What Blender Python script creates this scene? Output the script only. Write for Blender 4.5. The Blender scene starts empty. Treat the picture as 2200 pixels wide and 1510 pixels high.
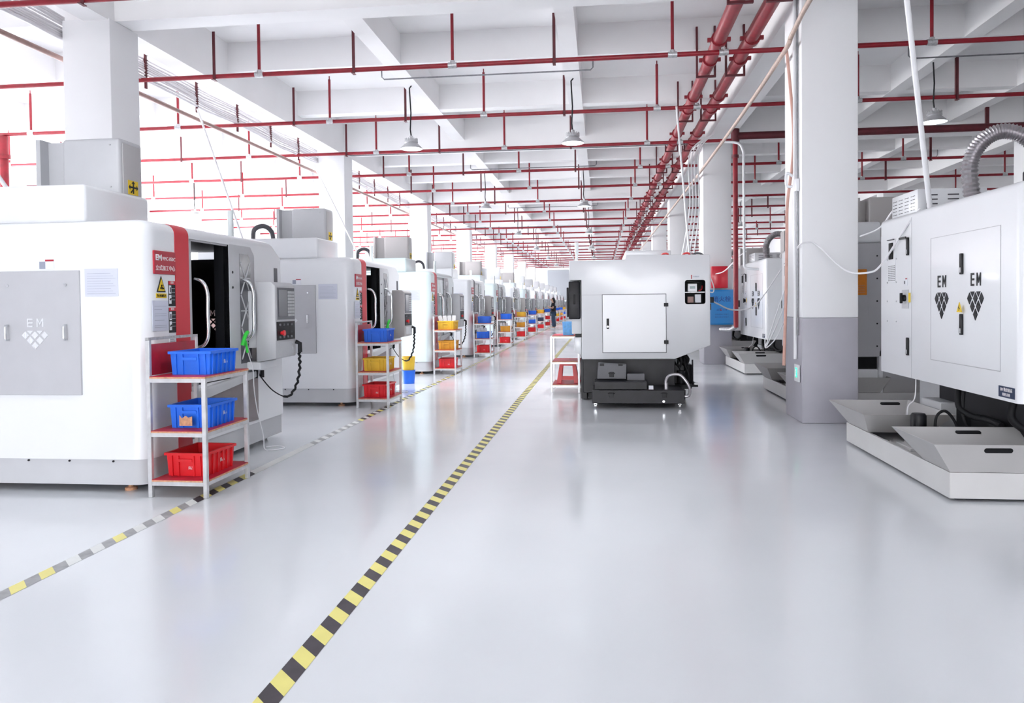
import bpy, bmesh, math, random
from mathutils import Vector, Matrix
random.seed(7)
C = bpy.context.scene.collection
PI = math.pi
S = bpy.context.scene

# ------------------------------------------------------------------ camera
def look_basis(th, pitch, roll):
    f = Vector((-math.sin(th)*math.cos(pitch), math.cos(th)*math.cos(pitch), math.sin(pitch)))
    r0 = Vector((math.cos(th), math.sin(th), 0)); u0 = r0.cross(f)
    r = r0*math.cos(roll) - u0*math.sin(roll); u = u0*math.cos(roll) + r0*math.sin(roll)
    return r, u, f
r_, u_, f_ = look_basis(math.radians(6.651), math.radians(-1.35), math.radians(.65))
cd = bpy.data.cameras.new('camera'); cam = bpy.data.objects.new('camera', cd); C.objects.link(cam)
cam.matrix_world = Matrix(((r_.x, u_.x, -f_.x, 0), (r_.y, u_.y, -f_.y, 0), (r_.z, u_.z, -f_.z, 1.4), (0, 0, 0, 1)))
cd.sensor_width = 36; cd.lens = 27.0; cd.shift_y = -.02906; cd.clip_end = 300; cd.clip_start = .05
S.camera = cam
# ------------------------------------------------------------------ world, exposure, daylight
w = bpy.data.worlds.new('sky'); S.world = w; w.use_nodes = True
bg = w.node_tree.nodes['Background']; bg.inputs[0].default_value = (.97, .98, 1, 1); bg.inputs[1].default_value = 6.5
S.view_settings.view_transform = 'Standard'; S.view_settings.look = 'None'
S.view_settings.gamma = 1; S.view_settings.use_curve_mapping = False
S.view_settings.exposure = .74
S.cycles.use_adaptive_sampling = True; S.cycles.adaptive_threshold = .04
S.cycles.max_bounces = 7; S.cycles.diffuse_bounces = 4; S.cycles.glossy_bounces = 3; S.cycles.transmission_bounces = 4
S.cycles.transparent_max_bounces = 6; S.cycles.sample_clamp_indirect = 8; S.cycles.caustics_reflective = False; S.cycles.caustics_refractive = False
def area(name, loc, rot, sx, sy, power, col=(1, 1, 1)):
    l = bpy.data.lights.new(name, 'AREA'); l.shape = 'RECTANGLE'; l.size = sx; l.size_y = sy; l.energy = power; l.color = col
    o = bpy.data.objects.new(name, l); C.objects.link(o); o.location = loc; o.rotation_euler = rot; return o
YN, YF, XL, XR = -12.0, 75.0, -15.2, 13.2
# daylight through the long band of windows on the left
for k in range(4):
    area('window_daylight', (XL+.35, 17+16*k, 2.9), (0, -PI/2, 0), 3.0, 15, 1000, (.98, .985, 1))

# ------------------------------------------------------------------ materials
def mat(name, col, rough=.5, metal=0, coat=0, var=0, scale=3, bump=0, emit=None, es=0, spec=.5):
    m = bpy.data.materials.new(name); m.use_nodes = True; nt = m.node_tree; b = nt.nodes['Principled BSDF']
    c = (*col, 1)
    b.inputs['Base Color'].default_value = c; b.inputs['Roughness'].default_value = rough; b.inputs['Metallic'].default_value = metal
    b.inputs['Coat Weight'].default_value = coat; b.inputs['Coat Roughness'].default_value = .08
    b.inputs['Specular IOR Level'].default_value = spec
    if var or bump:
        tc = nt.nodes.new('ShaderNodeTexCoord'); n = nt.nodes.new('ShaderNodeTexNoise'); n.inputs['Scale'].default_value = scale
        n.inputs['Detail'].default_value = 3
        nt.links.new(tc.outputs['Object'], n.inputs['Vector'])
        if var:
            r = nt.nodes.new('ShaderNodeValToRGB'); r.color_ramp.elements[0].position = .3; r.color_ramp.elements[1].position = .7
            r.color_ramp.elements[0].color = (*[x*(1-var) for x in col], 1); r.color_ramp.elements[1].color = (*[min(1, x*(1+var*.4)) for x in col], 1)
            nt.links.new(n.outputs['Fac'], r.inputs[0]); nt.links.new(r.outputs[0], b.inputs['Base Color'])
        if bump:
            bp = nt.nodes.new('ShaderNodeBump'); bp.inputs['Strength'].default_value = bump; bp.inputs['Distance'].default_value = .01
            nt.links.new(n.outputs['Fac'], bp.inputs['Height']); nt.links.new(bp.outputs[0], b.inputs['Normal'])
    if emit: b.inputs['Emission Color'].default_value = (*emit, 1); b.inputs['Emission Strength'].default_value = es
    return m
M = dict(
    wall=mat('wall_paint', (.86, .86, .88), .7, var=.03, scale=.6),
    ceil=mat('ceiling_paint', (.94, .93, .94), .85, var=.05, scale=.8),
    grey_paint=mat('grey_wall_paint', (.42, .41, .46), .45, var=.05, scale=4),
    white=mat('white_enamel', (.80, .81, .84), .28, coat=.3, var=.02, scale=1.5),
    light_grey=mat('light_grey_enamel', (.55, .555, .58), .4, var=.03, scale=5),
    panel_grey=mat('grey_panel_enamel', (.50, .50, .53), .45, var=.03, scale=5),
    warm_grey=mat('warm_grey_enamel', (.42, .40, .40), .4, var=.03, scale=5),
    box_grey=mat('dark_side_enamel', (.50, .49, .50), .4, var=.02, scale=5),
    tray_grey=mat('tray_enamel', (.44, .43, .43), .38, var=.04, scale=4),
    dark_grey=mat('dark_grey_enamel', (.075, .075, .09), .4, var=.1, scale=6),
    black=mat('black_plastic', (.008, .008, .011), .45, spec=.3),
    soft_black=mat('worn_black_metal', (.009, .0085, .013), .42, var=.5, scale=7, spec=.3),
    interior=mat('machine_interior', (.02, .021, .026), .35, var=.3, scale=2),
    red_stripe=mat('red_stripe_paint', (.62, .012, .03), .35),
    pipe=mat('red_pipe_paint', (.27, .006, .018), .42, var=.25, scale=9),
    pipe_dark=mat('dark_red_steel', (.11, .012, .02), .5, var=.25, scale=9),
    galv=mat('galvanised_steel', (.55, .55, .57), .35, metal=.6, var=.3, scale=30),
    conduit=mat('steel_conduit', (.22, .22, .24), .4, metal=.5, var=.2, scale=20),
    chrome=mat('chrome', (.72, .73, .75), .18, metal=1),
    alu=mat('shelf_steel', (.62, .62, .64), .35, metal=.35, var=.15, scale=14),
    red_board=mat('red_shelf_board', (.47, .015, .04), .4, var=.25, scale=9),
    wood=mat('plywood_edge', (.62, .33, .19), .7, var=.3, scale=40),
    blue=mat('blue_plastic', (.012, .15, .78), .35, var=.08, scale=6),
    yellow=mat('yellow_plastic', (.80, .50, .03), .38, var=.1, scale=6),
    amber=mat('amber_plastic', (.66, .31, .02), .4, var=.15, scale=6),
    red=mat('red_plastic', (.72, .012, .02), .35, var=.08, scale=6),
    dblue=mat('dark_blue_plastic', (.02, .035, .09), .4),
    cyan=mat('pale_blue_plastic', (.10, .42, .85), .35, var=.2, scale=30),
    paper=mat('paper', (.78, .79, .84), .7), ink=mat('printed_ink', (.30, .32, .40), .7), sleeve=mat('plastic_sleeve', (.62, .64, .74), .25),
    film=mat('wrinkled_film', (.74, .75, .78), .2, bump=.9, scale=45),
    beige_film=mat('backlit_cutout', (.75, .62, .60), .5, bump=.3, scale=40),
    brown=mat('brushed_kick_panel', (.25, .22, .23), .3, metal=.5, var=.1, scale=9),
    glass=mat('dark_door_glass', (.012, .014, .022), .08, coat=.5), glass_teal=mat('pale_door_glass', (.33, .42, .44), .2, coat=.5, var=.25, scale=5),
    glass_grey=mat('smoked_door_glass', (.13, .13, .15), .2, coat=.5, var=.3, scale=5),
    screen=mat('lcd_screen', (.02, .024, .04), .15, coat=.5), key=mat('keypad_grey', (.16, .16, .18), .5),
    warn=mat('warning_yellow', (.83, .58, .02), .5), sign_red=mat('sign_red', (.42, .01, .03), .35), white_ink=mat('white_ink', (.85, .82, .84), .5),
    green=mat('green_nozzle', (.03, .65, .05), .4), exit_green=mat('exit_green', (.05, .8, .45), .5, emit=(.05, .9, .5), es=.6),
    copper=mat('copper', (.72, .36, .22), .3, metal=.7), hose_beige=mat('beige_conduit', (.55, .42, .36), .5, var=.15, scale=20),
    hose_pink=mat('pink_hose', (.62, .36, .30), .45, var=.1, scale=12), hose_white=mat('white_plastic_tube', (.80, .80, .83), .35),
    brown_pipe=mat('brown_conduit', (.33, .20, .18), .5, var=.15, scale=12), cable=mat('white_cable', (.72, .70, .73), .5), flex=mat('foil_duct', (.45, .43, .45), .3, metal=.7),
    blue_box=mat('blue_cabinet_paint', (.02, .24, .62), .3, coat=.3), red_box=mat('red_cabinet_paint', (.66, .008, .03), .3, coat=.3), blue_ink=mat('dark_blue_ink', (.01, .06, .28), .5),
    orange=mat('orange_label', (.72, .22, .01), .5, var=.1, scale=20),
    lamp_metal=mat('lamp_aluminium', (.50, .50, .52), .35, metal=.4), lens=mat('lamp_lens', (.9, .95, 1), .4, emit=(.85, .95, 1), es=2.2),
    tape_y=mat('yellow_tape', (.80, .72, .22), .4, var=.06, scale=6), tape_k=mat('black_tape', (.045, .035, .045), .4, var=.35, scale=12),
    tape_w=mat('worn_pale_tape', (.72, .73, .72), .5, var=.05, scale=9), tape_g=mat('worn_grey_tape', (.34, .34, .35), .5, var=.25, scale=12),
    skin=mat('skin', (.62, .38, .29), .6), hair=mat('black_hair', (.012, .010, .012), .6), jeans=mat('blue_jeans', (.03, .06, .11), .8), shirt=mat('black_shirt', (.012, .012, .016), .8),
    pale_teal=mat('pale_teal_enamel', (.70, .80, .82), .28, coat=.3), warm_light=mat('warm_light_grey', (.56, .53, .53), .4),
    tower=mat('signal_tower', (.80, .86, .87), .3), rubber=mat('black_rubber', (.008, .008, .010), .6, spec=.25),
    end=mat('end_wall_grey', (.40, .42, .46), .6),
)
def floor_mat():
    m = bpy.data.materials.new('epoxy_floor'); m.use_nodes = True; nt = m.node_tree; b = nt.nodes['Principled BSDF']
    tc = nt.nodes.new('ShaderNodeTexCoord'); n = nt.nodes.new('ShaderNodeTexNoise'); n.inputs['Scale'].default_value = .7; n.inputs['Detail'].default_value = 6
    n2 = nt.nodes.new('ShaderNodeTexNoise'); n2.inputs['Scale'].default_value = 45; n2.inputs['Detail'].default_value = 2
    nt.links.new(tc.outputs['Object'], n.inputs['Vector']); nt.links.new(tc.outputs['Object'], n2.inputs['Vector'])
    r = nt.nodes.new('ShaderNodeValToRGB'); r.color_ramp.elements[0].position = .3; r.color_ramp.elements[1].position = .7
    r.color_ramp.elements[0].color = (.66, .68, .715, 1); r.color_ramp.elements[1].color = (.70, .715, .75, 1)
    nt.links.new(n.outputs['Fac'], r.inputs[0]); nt.links.new(r.outputs[0], b.inputs['Base Color'])
    mr = nt.nodes.new('ShaderNodeMapRange'); mr.inputs[3].default_value = .12; mr.inputs[4].default_value = .26
    nt.links.new(n.outputs['Fac'], mr.inputs[0]); nt.links.new(mr.outputs[0], b.inputs['Roughness'])
    bp = nt.nodes.new('ShaderNodeBump'); bp.inputs['Strength'].default_value = .06; bp.inputs['Distance'].default_value = .002
    nt.links.new(n2.outputs['Fac'], bp.inputs['Height']); nt.links.new(bp.outputs[0], b.inputs['Normal'])
    b.inputs['Coat Weight'].default_value = .35; b.inputs['Coat Roughness'].default_value = .1
    return m
M['floor'] = floor_mat()
def pane_mat():
    m = bpy.data.materials.new('window_glass'); m.use_nodes = True; nt = m.node_tree; nt.nodes.clear()
    o = nt.nodes.new('ShaderNodeOutputMaterial'); t = nt.nodes.new('ShaderNodeBsdfTransparent'); g = nt.nodes.new('ShaderNodeBsdfGlossy'); g.inputs['Roughness'].default_value = .03
    mx = nt.nodes.new('ShaderNodeMixShader'); mx.inputs[0].default_value = .06
    nt.links.new(t.outputs[0], mx.inputs[1]); nt.links.new(g.outputs[0], mx.inputs[2]); nt.links.new(mx.outputs[0], o.inputs[0]); return m
M['pane'] = pane_mat()
def film_mat():
    m = bpy.data.materials.new('translucent_film'); m.use_nodes = True; nt = m.node_tree; nt.nodes.clear()
    o = nt.nodes.new('ShaderNodeOutputMaterial'); t = nt.nodes.new('ShaderNodeBsdfTranslucent'); t.inputs[0].default_value = (.95, .80, .78, 1); d = nt.nodes.new('ShaderNodeBsdfDiffuse'); d.inputs[0].default_value = (.8, .7, .68, 1)
    mx = nt.nodes.new('ShaderNodeMixShader'); mx.inputs[0].default_value = .2
    nt.links.new(t.outputs[0], mx.inputs[1]); nt.links.new(d.outputs[0], mx.inputs[2]); nt.links.new(mx.outputs[0], o.inputs[0]); return m
M['beige_film'] = film_mat()

# ------------------------------------------------------------------ mesh helpers
class MB:
    def __init__(s): s.bm = bmesh.new(); s.mi = 0
    def face(s, vs):
        try: f = s.bm.faces.new(vs); f.material_index = s.mi; return f
        except ValueError: return None
    def poly(s, pts): return s.face([s.bm.verts.new(p) for p in pts])
    def box(s, x0, x1, y0, y1, z0, z1, bev=0, seg=3):
        v = [s.bm.verts.new(p) for p in ((x0,y0,z0),(x1,y0,z0),(x1,y1,z0),(x0,y1,z0),(x0,y0,z1),(x1,y0,z1),(x1,y1,z1),(x0,y1,z1))]
        fs = [s.face([v[i] for i in q]) for q in ((3,2,1,0),(4,5,6,7),(0,1,5,4),(1,2,6,5),(2,3,7,6),(3,0,4,7))]
        if bev:
            es = list({e for f in fs for e in f.edges})
            bmesh.ops.bevel(s.bm, geom=es, offset=bev, segments=seg, affect='EDGES', profile=.5, material=s.mi)
        return s
    def prism(s, poly, axis, a, b, bev=0, seg=3, sel=None):
        """poly in the two other axes (order x,y,z without axis), extruded from a to b"""
        def P(p, t):
            q = list(p); q.insert(axis, t); return q
        A = [s.bm.verts.new(P(p, a)) for p in poly]; B = [s.bm.verts.new(P(p, b)) for p in poly]
        n = len(poly); fs = [s.face(A), s.face(list(reversed(B)))]
        for i in range(n): fs.append(s.face([A[i], B[i], B[(i+1) % n], A[(i+1) % n]]))
        bmesh.ops.recalc_face_normals(s.bm, faces=fs)
        if bev:
            es = [e for e in {e for f in fs for e in f.edges} if sel is None or sel(e)]
            bmesh.ops.bevel(s.bm, geom=es, offset=bev, segments=seg, affect='EDGES', profile=.5, material=s.mi)
        return s
    def tube(s, pts, r, n=8, caps=True):
        pts = [Vector(p) for p in pts]; rs = r if isinstance(r, (list, tuple)) else [r]*len(pts)
        if max(rs) >= .015: n = max(n, 10)
        rings = []; up = None
        for i, p in enumerate(pts):
            t = (pts[min(i+1, len(pts)-1)] - pts[max(i-1, 0)])
            if t.length < 1e-9: t = Vector((0, 0, 1))
            t.normalize()
            if up is None:
                a = Vector((0, 0, 1)) if abs(t.z) < .9 else Vector((1, 0, 0)); up = (a - t*a.dot(t)).normalized()
            else:
                up = up - t*up.dot(t)
                up = up.normalized() if up.length > 1e-6 else t.orthogonal().normalized()
            sd = t.cross(up)
            rings.append([s.bm.verts.new(p + (up*math.cos(2*PI*k/n) + sd*math.sin(2*PI*k/n))*rs[i]) for k in range(n)])
        for i in range(len(rings)-1):
            for k in range(n): s.face([rings[i][k], rings[i+1][k], rings[i+1][(k+1) % n], rings[i][(k+1) % n]])
        if caps: s.face(rings[0]); s.face(list(reversed(rings[-1])))
        return s
    def lathe(s, prof, cx=0, cy=0, n=20):
        rings = [[s.bm.verts.new((cx+r*math.cos(2*PI*k/n), cy+r*math.sin(2*PI*k/n), z)) for k in range(n)] for r, z in prof]
        for i in range(len(rings)-1):
            for k in range(n): s.face([rings[i][k], rings[i][(k+1) % n], rings[i+1][(k+1) % n], rings[i+1][k]])
        s.face(list(reversed(rings[0]))); s.face(rings[-1]); return s
    def mesh(s, name, mats, smooth=38):
        bmesh.ops.recalc_face_normals(s.bm, faces=s.bm.faces)
        me = bpy.data.meshes.new(name); s.bm.to_mesh(me); s.bm.free()
        for m in mats if isinstance(mats, (list, tuple)) else [mats]: me.materials.append(M[m] if isinstance(m, str) else m)
        if smooth:
            me.polygons.foreach_set('use_smooth', [True]*len(me.polygons)); me.set_sharp_from_angle(angle=math.radians(smooth))
        return me
    def build(s, name, mats, parent=None, label=None, smooth=38):
        o = bpy.data.objects.new(name, s.mesh(name, mats, smooth)); C.objects.link(o)
        if parent: o.parent = parent
        if label: o['label'] = label
        return o
def tag(o, label, cat, group=None, kind=None):
    o['label'] = label; o['category'] = cat
    if group: o['group'] = group
    if kind: o['kind'] = kind
    return o
def thing(name, label, cat, loc=(0,0,0), group=None, rz=0):
    o = bpy.data.objects.new(name, None); C.objects.link(o); o.location = loc; o.rotation_euler = (0, 0, rz); o.empty_display_size = .1
    return tag(o, label, cat, group)
def struct(o, label=None):
    o['kind'] = 'structure'
    if label: o['label'] = label
    return o
def copy_tree(o, parent=None, skip=()):
    c = o.copy(); C.objects.link(c); c.parent = parent
    for ch in list(o.children):
        if ch.name.split('.')[0] not in skip: copy_tree(ch, c, skip)
    return c
def swap(o, name, m):
    """give the named part of a copied thing its own mesh data with another material"""
    for ch in o.children:
        if ch.name.split('.')[0] == name:
            ch.data = ch.data.copy(); ch.data.materials[0] = M[m]
_font = {}
def text_mesh(body, size, depth=.002, align='CENTER', bold=0):
    cu = bpy.data.curves.new('lettering', 'FONT'); cu.body = body; cu.size = size; cu.extrude = depth/2; cu.align_x = align; cu.align_y = 'CENTER'; cu.offset = bold
    cu.resolution_u = 2
    o = bpy.data.objects.new('lettering', cu); C.objects.link(o)
    dg = bpy.context.evaluated_depsgraph_get(); me = bpy.data.meshes.new_from_object(o.evaluated_get(dg))
    bpy.data.objects.remove(o); bpy.data.curves.remove(cu); return me
# facing 'F': seen by looking along +y (surface faces -y); 'R': surface faces +x; 'L': surface faces -x; 'B': faces +y
ROT = dict(F=(PI/2, 0, 0), R=(PI/2, 0, PI/2), L=(PI/2, 0, -PI/2), B=(PI/2, 0, PI))
def text(body, size, loc, face, m, parent, name='lettering', depth=.002, bold=0, sx=1):
    me = text_mesh(body, size, depth, bold=bold); me.materials.clear(); me.materials.append(M[m])
    o = bpy.data.objects.new(name, me); C.objects.link(o); o.parent = parent; o.location = loc; o.rotation_euler = ROT[face]; o.scale = (sx, 1, 1); return o
def logo_mb(h=.30, d=.003, mirror=False):
    """EM over a pyramid of squares standing on a corner, drawn in x/z, facing -y; origin at the middle"""
    b = MB(); s = -1 if mirror else 1
    u = h/3.75
    def pr(pts): b.prism([(s*x*u, z*u) for x, z in pts], 1, -d, 0)
    g = .37
    def dia(cx, cz): pr([(cx, cz-g), (cx+g, cz), (cx, cz+g), (cx-g, cz)])
    for cx in (-1, 0, 1): dia(cx, .0)
    for cx in (-.5, .5): dia(cx, -.5)
    dia(0, -1.0)
    for cx in (-.5, .5): pr([(cx-.33, .43), (cx, .10), (cx+.33, .43)])
    for z in (.78, 1.12, 1.46): pr([(-.78, z), (-.22, z), (-.22, z+.13), (-.78, z+.13)])
    pr([(-.78, .91), (-.66, .91), (-.66, 1.12), (-.78, 1.12)]); pr([(-.78, 1.25), (-.66, 1.25), (-.66, 1.46), (-.78, 1.46)])
    pr([(.2, .78), (.32, .78), (.32, 1.59), (.2, 1.59)]); pr([(.76, .78), (.88, .78), (.88, 1.59), (.76, 1.59)])
    pr([(.32, 1.59), (.32, 1.36), (.54, .95), (.54, 1.15)]); pr([(.76, 1.59), (.76, 1.36), (.54, .95), (.54, 1.15)])
    return b
def carve(obj, cut_mb, mats, own=False):
    """cut hollows out of a body; the cut faces take the material slot of the cutter"""
    par = obj.parent; obj.parent = None
    cme = cut_mb.mesh('cutter', mats, 0); co = bpy.data.objects.new('cutter', cme); C.objects.link(co)
    md = obj.modifiers.new('cut', 'BOOLEAN'); md.operation = 'DIFFERENCE'; md.object = co; md.solver = 'EXACT'; md.use_self = own
    dg = bpy.context.evaluated_depsgraph_get(); me = bpy.data.meshes.new_from_object(obj.evaluated_get(dg))
    obj.modifiers.clear(); obj.data = me; bpy.data.objects.remove(co); obj.parent = par
    me.polygons.foreach_set('use_smooth', [True]*len(me.polygons)); me.set_sharp_from_angle(angle=math.radians(35))
ORD = 'nearest,second,third,fourth,fifth,sixth,seventh,eighth,ninth,tenth,eleventh,twelfth,thirteenth,fourteenth,fifteenth,sixteenth,seventeenth,eighteenth,nineteenth,twentieth,twenty-first,twenty-second,twenty-third,twenty-fourth,twenty-fifth'.split(',')
def nth(i): return 'nearest to the camera' if i == 0 else ORD[i] + ' from the camera'

# ------------------------------------------------------------------ the hall
SLAB = 5.6
b = MB(); b.box(XL-.3, XR+.3, YN, YF+.3, -.2, 0); struct(b.build('floor', 'floor', smooth=0))
b = MB(); b.box(XL-.3, XR+.3, YN, YF+.3, SLAB, SLAB+.2); struct(b.build('ceiling', 'ceil', smooth=0))
b = MB(); b.box(XL, XR, YF, YF+.3, 0, SLAB); struct(b.build('wall_far', 'wall', smooth=0))
b = MB(); b.box(3.0, XR+.3, YN-.3, YN, 0, SLAB); b.box(-7.9, 3.0, YN-.3, YN, 4.6, SLAB); b.box(XL, -7.9, YN-.3, YN, 0, SLAB); struct(b.build('wall_back_unseen', 'wall', smooth=0))  # unseen wall added behind the camera; its opening steers light, dimming the right bay
b = MB(); b.box(XR, XR+.3, YN, YF, 0, 1.9); b.box(XR, XR+.3, YN, YF, 4.2, SLAB)
b.box(XR, XR+.3, YN, YN+8*5, 1.9, 4.2)
for k in range(5, 11): b.box(XR, XR+.3, YN+8*k-1, min(YF, YN+8*k+3.5), 1.9, 4.2)
struct(b.build('wall_right', 'wall', smooth=0))
b = MB(); b.box(XL-.3, XL, YN, YF, 0, 1.0); b.box(XL-.3, XL, YN, YF, 4.4, SLAB); b.box(XL-.3, XL, YN, 6.0, 1.0, 4.4)
wins = []
y = 6.0
while y < YF-3:
    b.box(XL-.3, XL, y, y+.7, 1.0, 4.4); wins.append((y+.7, min(y+4.25, YF))); y += 4.25
b.box(XL-.3, XL, y, YF, 1.0, 4.4)
struct(b.build('wall_left', 'wall', smooth=0))
wn = 0
def window(x, y0, y1, z0, z1):
    global wn
    wn += 1
    f = MB(); t = .05
    f.box(x-.04, x+.04, y0, y1, z0, z0+t); f.box(x-.04, x+.04, y0, y1, z1-t, z1)
    n = 4
    for i in range(n+1):
        yy = y0 + (y1-y0-t)*i/n; f.box(x-.04, x+.04, yy, yy+t, z0+t, z1-t)
    f.box(x-.035, x+.035, y0+t, y1-t, z1-1.05, z1-1.0)
    o = struct(f.build('window_%d' % wn, 'white', smooth=0))
    g = MB(); g.box(x-.004, x+.004, y0+t, y1-t, z0+t, z1-t); g.build('window_pane', 'pane', o, smooth=0)
for y0, y1 in wins: window(XL-.15, y0, y1, 1.0, 4.4)
for k in range(5, 10):
    if YN+8*k+3.5 < YF: window(XR+.15, YN+8*k+3.5, min(YF, YN+8*k+7), 1.9, 4.2)
b = MB(); b.box(-5.2, 2.2, YF-.12, YF-.02, 0, 4.6)
for k in range(11): b.box(-5.2, 2.2, YF-.14, YF-.12, .2+.4*k, .22+.4*k)
struct(b.build('door_1', 'end', smooth=0))

# columns (square pillars): left row, right row, outer rows
def pillar(x0, x1, y0, y1, grey=1.2, top=4.9):
    b = MB(); b.box(x0, x1, y0, y1, grey, top, bev=.012, seg=2); b.mi = 1; b.box(x0, x1, y0, y1, 0, grey, bev=.012, seg=2)
    struct(b.build('pillar', ['wall', 'grey_paint']))
LCY = [8.72+8.5*k for k in range(8)]; RCY = [9.03+8.44*k for k in range(8)]
for yy in LCY: pillar(-6.48, -5.86, yy, yy+.58)
for yy in RCY: pillar(2.26, 2.87, yy, yy+.8)
for yy in LCY[:7]: pillar(-14.9, -14.3, yy, yy+.6)
for yy in RCY[1:7]: pillar(9.0, 9.6, yy, yy+.6)
# beams
def beam(x0, x1, y0, y1, z0, z1=SLAB):
    b = MB(); b.box(x0, x1, y0, y1, z0, z1); struct(b.build('ceiling_beam', 'ceil', smooth=0))
for x0, x1 in ((-6.2, -5.88), (2.30, 2.80), (9.1, 9.5), (-14.85, -14.4)): beam(x0, x1, YN, YF, 4.88)
for x0, x1 in ((-3.33, -3.06), (-.57, -.32), (5.18, 5.43), (7.3, 7.55), (-9.1, -8.85), (-11.95, -11.7)): beam(x0, x1, YN, YF, 5.13)
for k in range(9):
    yy = 8.85 - 8.48 + 8.48*k
    if yy < YF: beam(XL, XR, yy, yy+.34, 4.9)
    for j in (1, 2):
        y2 = yy + .05 + j*2.83
        if y2 < YF: beam(XL, XR, y2, y2+.24, 5.136)

# ------------------------------------------------------------------ floor tapes
def tape(x, w, y0, y1, name, label, matf):
    b = MB(); y = y0; i = 0
    while y < y1:
        b.mi = matf(y, i); p = .103
        z = .0015
        b.poly([(x-w/2, y+w/2, z), (x+w/2, y-w/2, z), (x+w/2, y+p-w/2, z), (x-w/2, y+p+w/2, z)])
        y += p; i += 1
    o = b.build(name, ['tape_y', 'tape_k', 'tape_w', 'tape_g'], smooth=0); tag(o, label, 'tape')
tape(-1.19, .095, .8, 70, 'floor_tape', 'bright yellow and black hazard tape running up the middle of the floor', lambda y, i: i % 2)
def lt(y, i):
    if y < 5.2: return (2 if i % 3 else 0, 3)[i % 2] if y > 3.6 else (0, 3)[i % 2]
    if y < 6.1: return i % 2
    if y < 7.4: return 2
    if y < 9.0: return (2, 3)[i % 2]
    return (2 if i % 4 else 0, 1)[i % 2]
tape(-2.93, .09, 1.2, 70, 'floor_tape', 'worn pale hazard tape passing under the shelf racks on the left', lt)

# ------------------------------------------------------------------ sprinkler pipes across the hall
PIPES = [7.62] + [10.4+2.83*k for k in range(22)]
ZP = 4.66
rx = [-13.3, -10.5, -7.6, -4.75, -1.99, .96, 4.2, 7.0, 10.6]
hx = [-12.0, -9.15, -6.0+.6, -3.37, -.6, 5.72, 7.6]
mr = MB(); mr.tube([(0, 0, 0), (0, 0, .74)], .022, 6); mr.tube([(0, 0, .74), (0, 0, .80)], .010, 5); me_riser = mr.mesh('riser', 'pipe')
mc = MB(); mc.tube([(-.06, 0, 0), (.06, 0, 0)], .042, 8); mc.tube([(0, 0, 0), (0, 0, .06)], .034, 8); me_coup = mc.mesh('coupling', 'galv')
mh = MB(); mh.box(-.02, .02, -.004, .004, -.06, .62); mh.box(-.02, -.014, -.004, .05, -.06, .62); mh.box(-.02, .02, -.05, .05, -.066, -.058); me_hang = mh.mesh('hanger', 'pipe_dark', 0)
def place(me, name, loc, parent, rot=(0, 0, 0), sc=(1, 1, 1)):
    o = bpy.data.objects.new(name, me); C.objects.link(o); o.parent = parent; o.location = loc; o.rotation_euler = rot; o.scale = sc; return o
for i, yy in enumerate(PIPES):
    t = thing('sprinkler_pipe', 'thin red sprinkler pipe crossing under the ceiling, %s' % nth(i), 'pipe', (0, yy, ZP), 'sprinkler pipes across the hall')
    b = MB(); b.tube([(XL+.02, 0, 0), (2.7 if i == 3 else XR-.02, 0, 0)], .033, 8); b.build('run', 'pipe', t)
    for x in rx:
        if i == 3 and x > 2.5: continue
        place(me_riser, 'riser', (x, 0, 0), t); place(me_coup, 'coupling', (x, 0, 0), t)
    for x in hx:
        if x < 2 or i != 3: place(me_hang, 'hanger', (x, -.035, .0), t)
    place(me_coup, 'coupling', (1.62, 0, .0), t)
# heavy branch main to the right with its drop beside the second pillar
t = thing('fire_main', 'thick dark red pipe on the right with a drop beside the second pillar', 'pipe', (2.72, 16.06, 0))
b = MB(); b.tube([(0, 0, 4.74), (8.0-2.72+.9, 0, 4.74)], .075, 12); b.build('run', 'pipe_dark', t)
b = MB(); b.tube([(0, 0, .86), (0, 0, 5.55)], .05, 12); b.build('drop', 'pipe', t)
b = MB(); b.tube([(0, 0, 4.62), (0, 0, 4.88)], .085, 12); b.tube([(0, 0, 4.3), (0, 0, 4.36)], .07, 12); b.build('tee', 'pipe_dark', t)
b = MB(); b.tube([(0, 0, .88), (-.1, .05, .82), (-.26, .3, .82)], .045, 10); b.build('elbow', 'galv', t)
for x in (2.2, 4.8): place(me_hang, 'hanger', (x, 0, 4.74+.02), t, sc=(1.5, 1, 1.3))
t = thing('fire_riser', 'thick red pipe rising behind the nearest left machine, at the left edge', 'pipe', (-11.05, 13.2, 0))
b = MB(); b.tube([(0, 0, 0), (0, 0, 4.62)], .085, 14); b.tube([(0, 0, 4.2), (0, 0, 4.28)], .12, 14); b.build('run', 'pipe', t)
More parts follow.
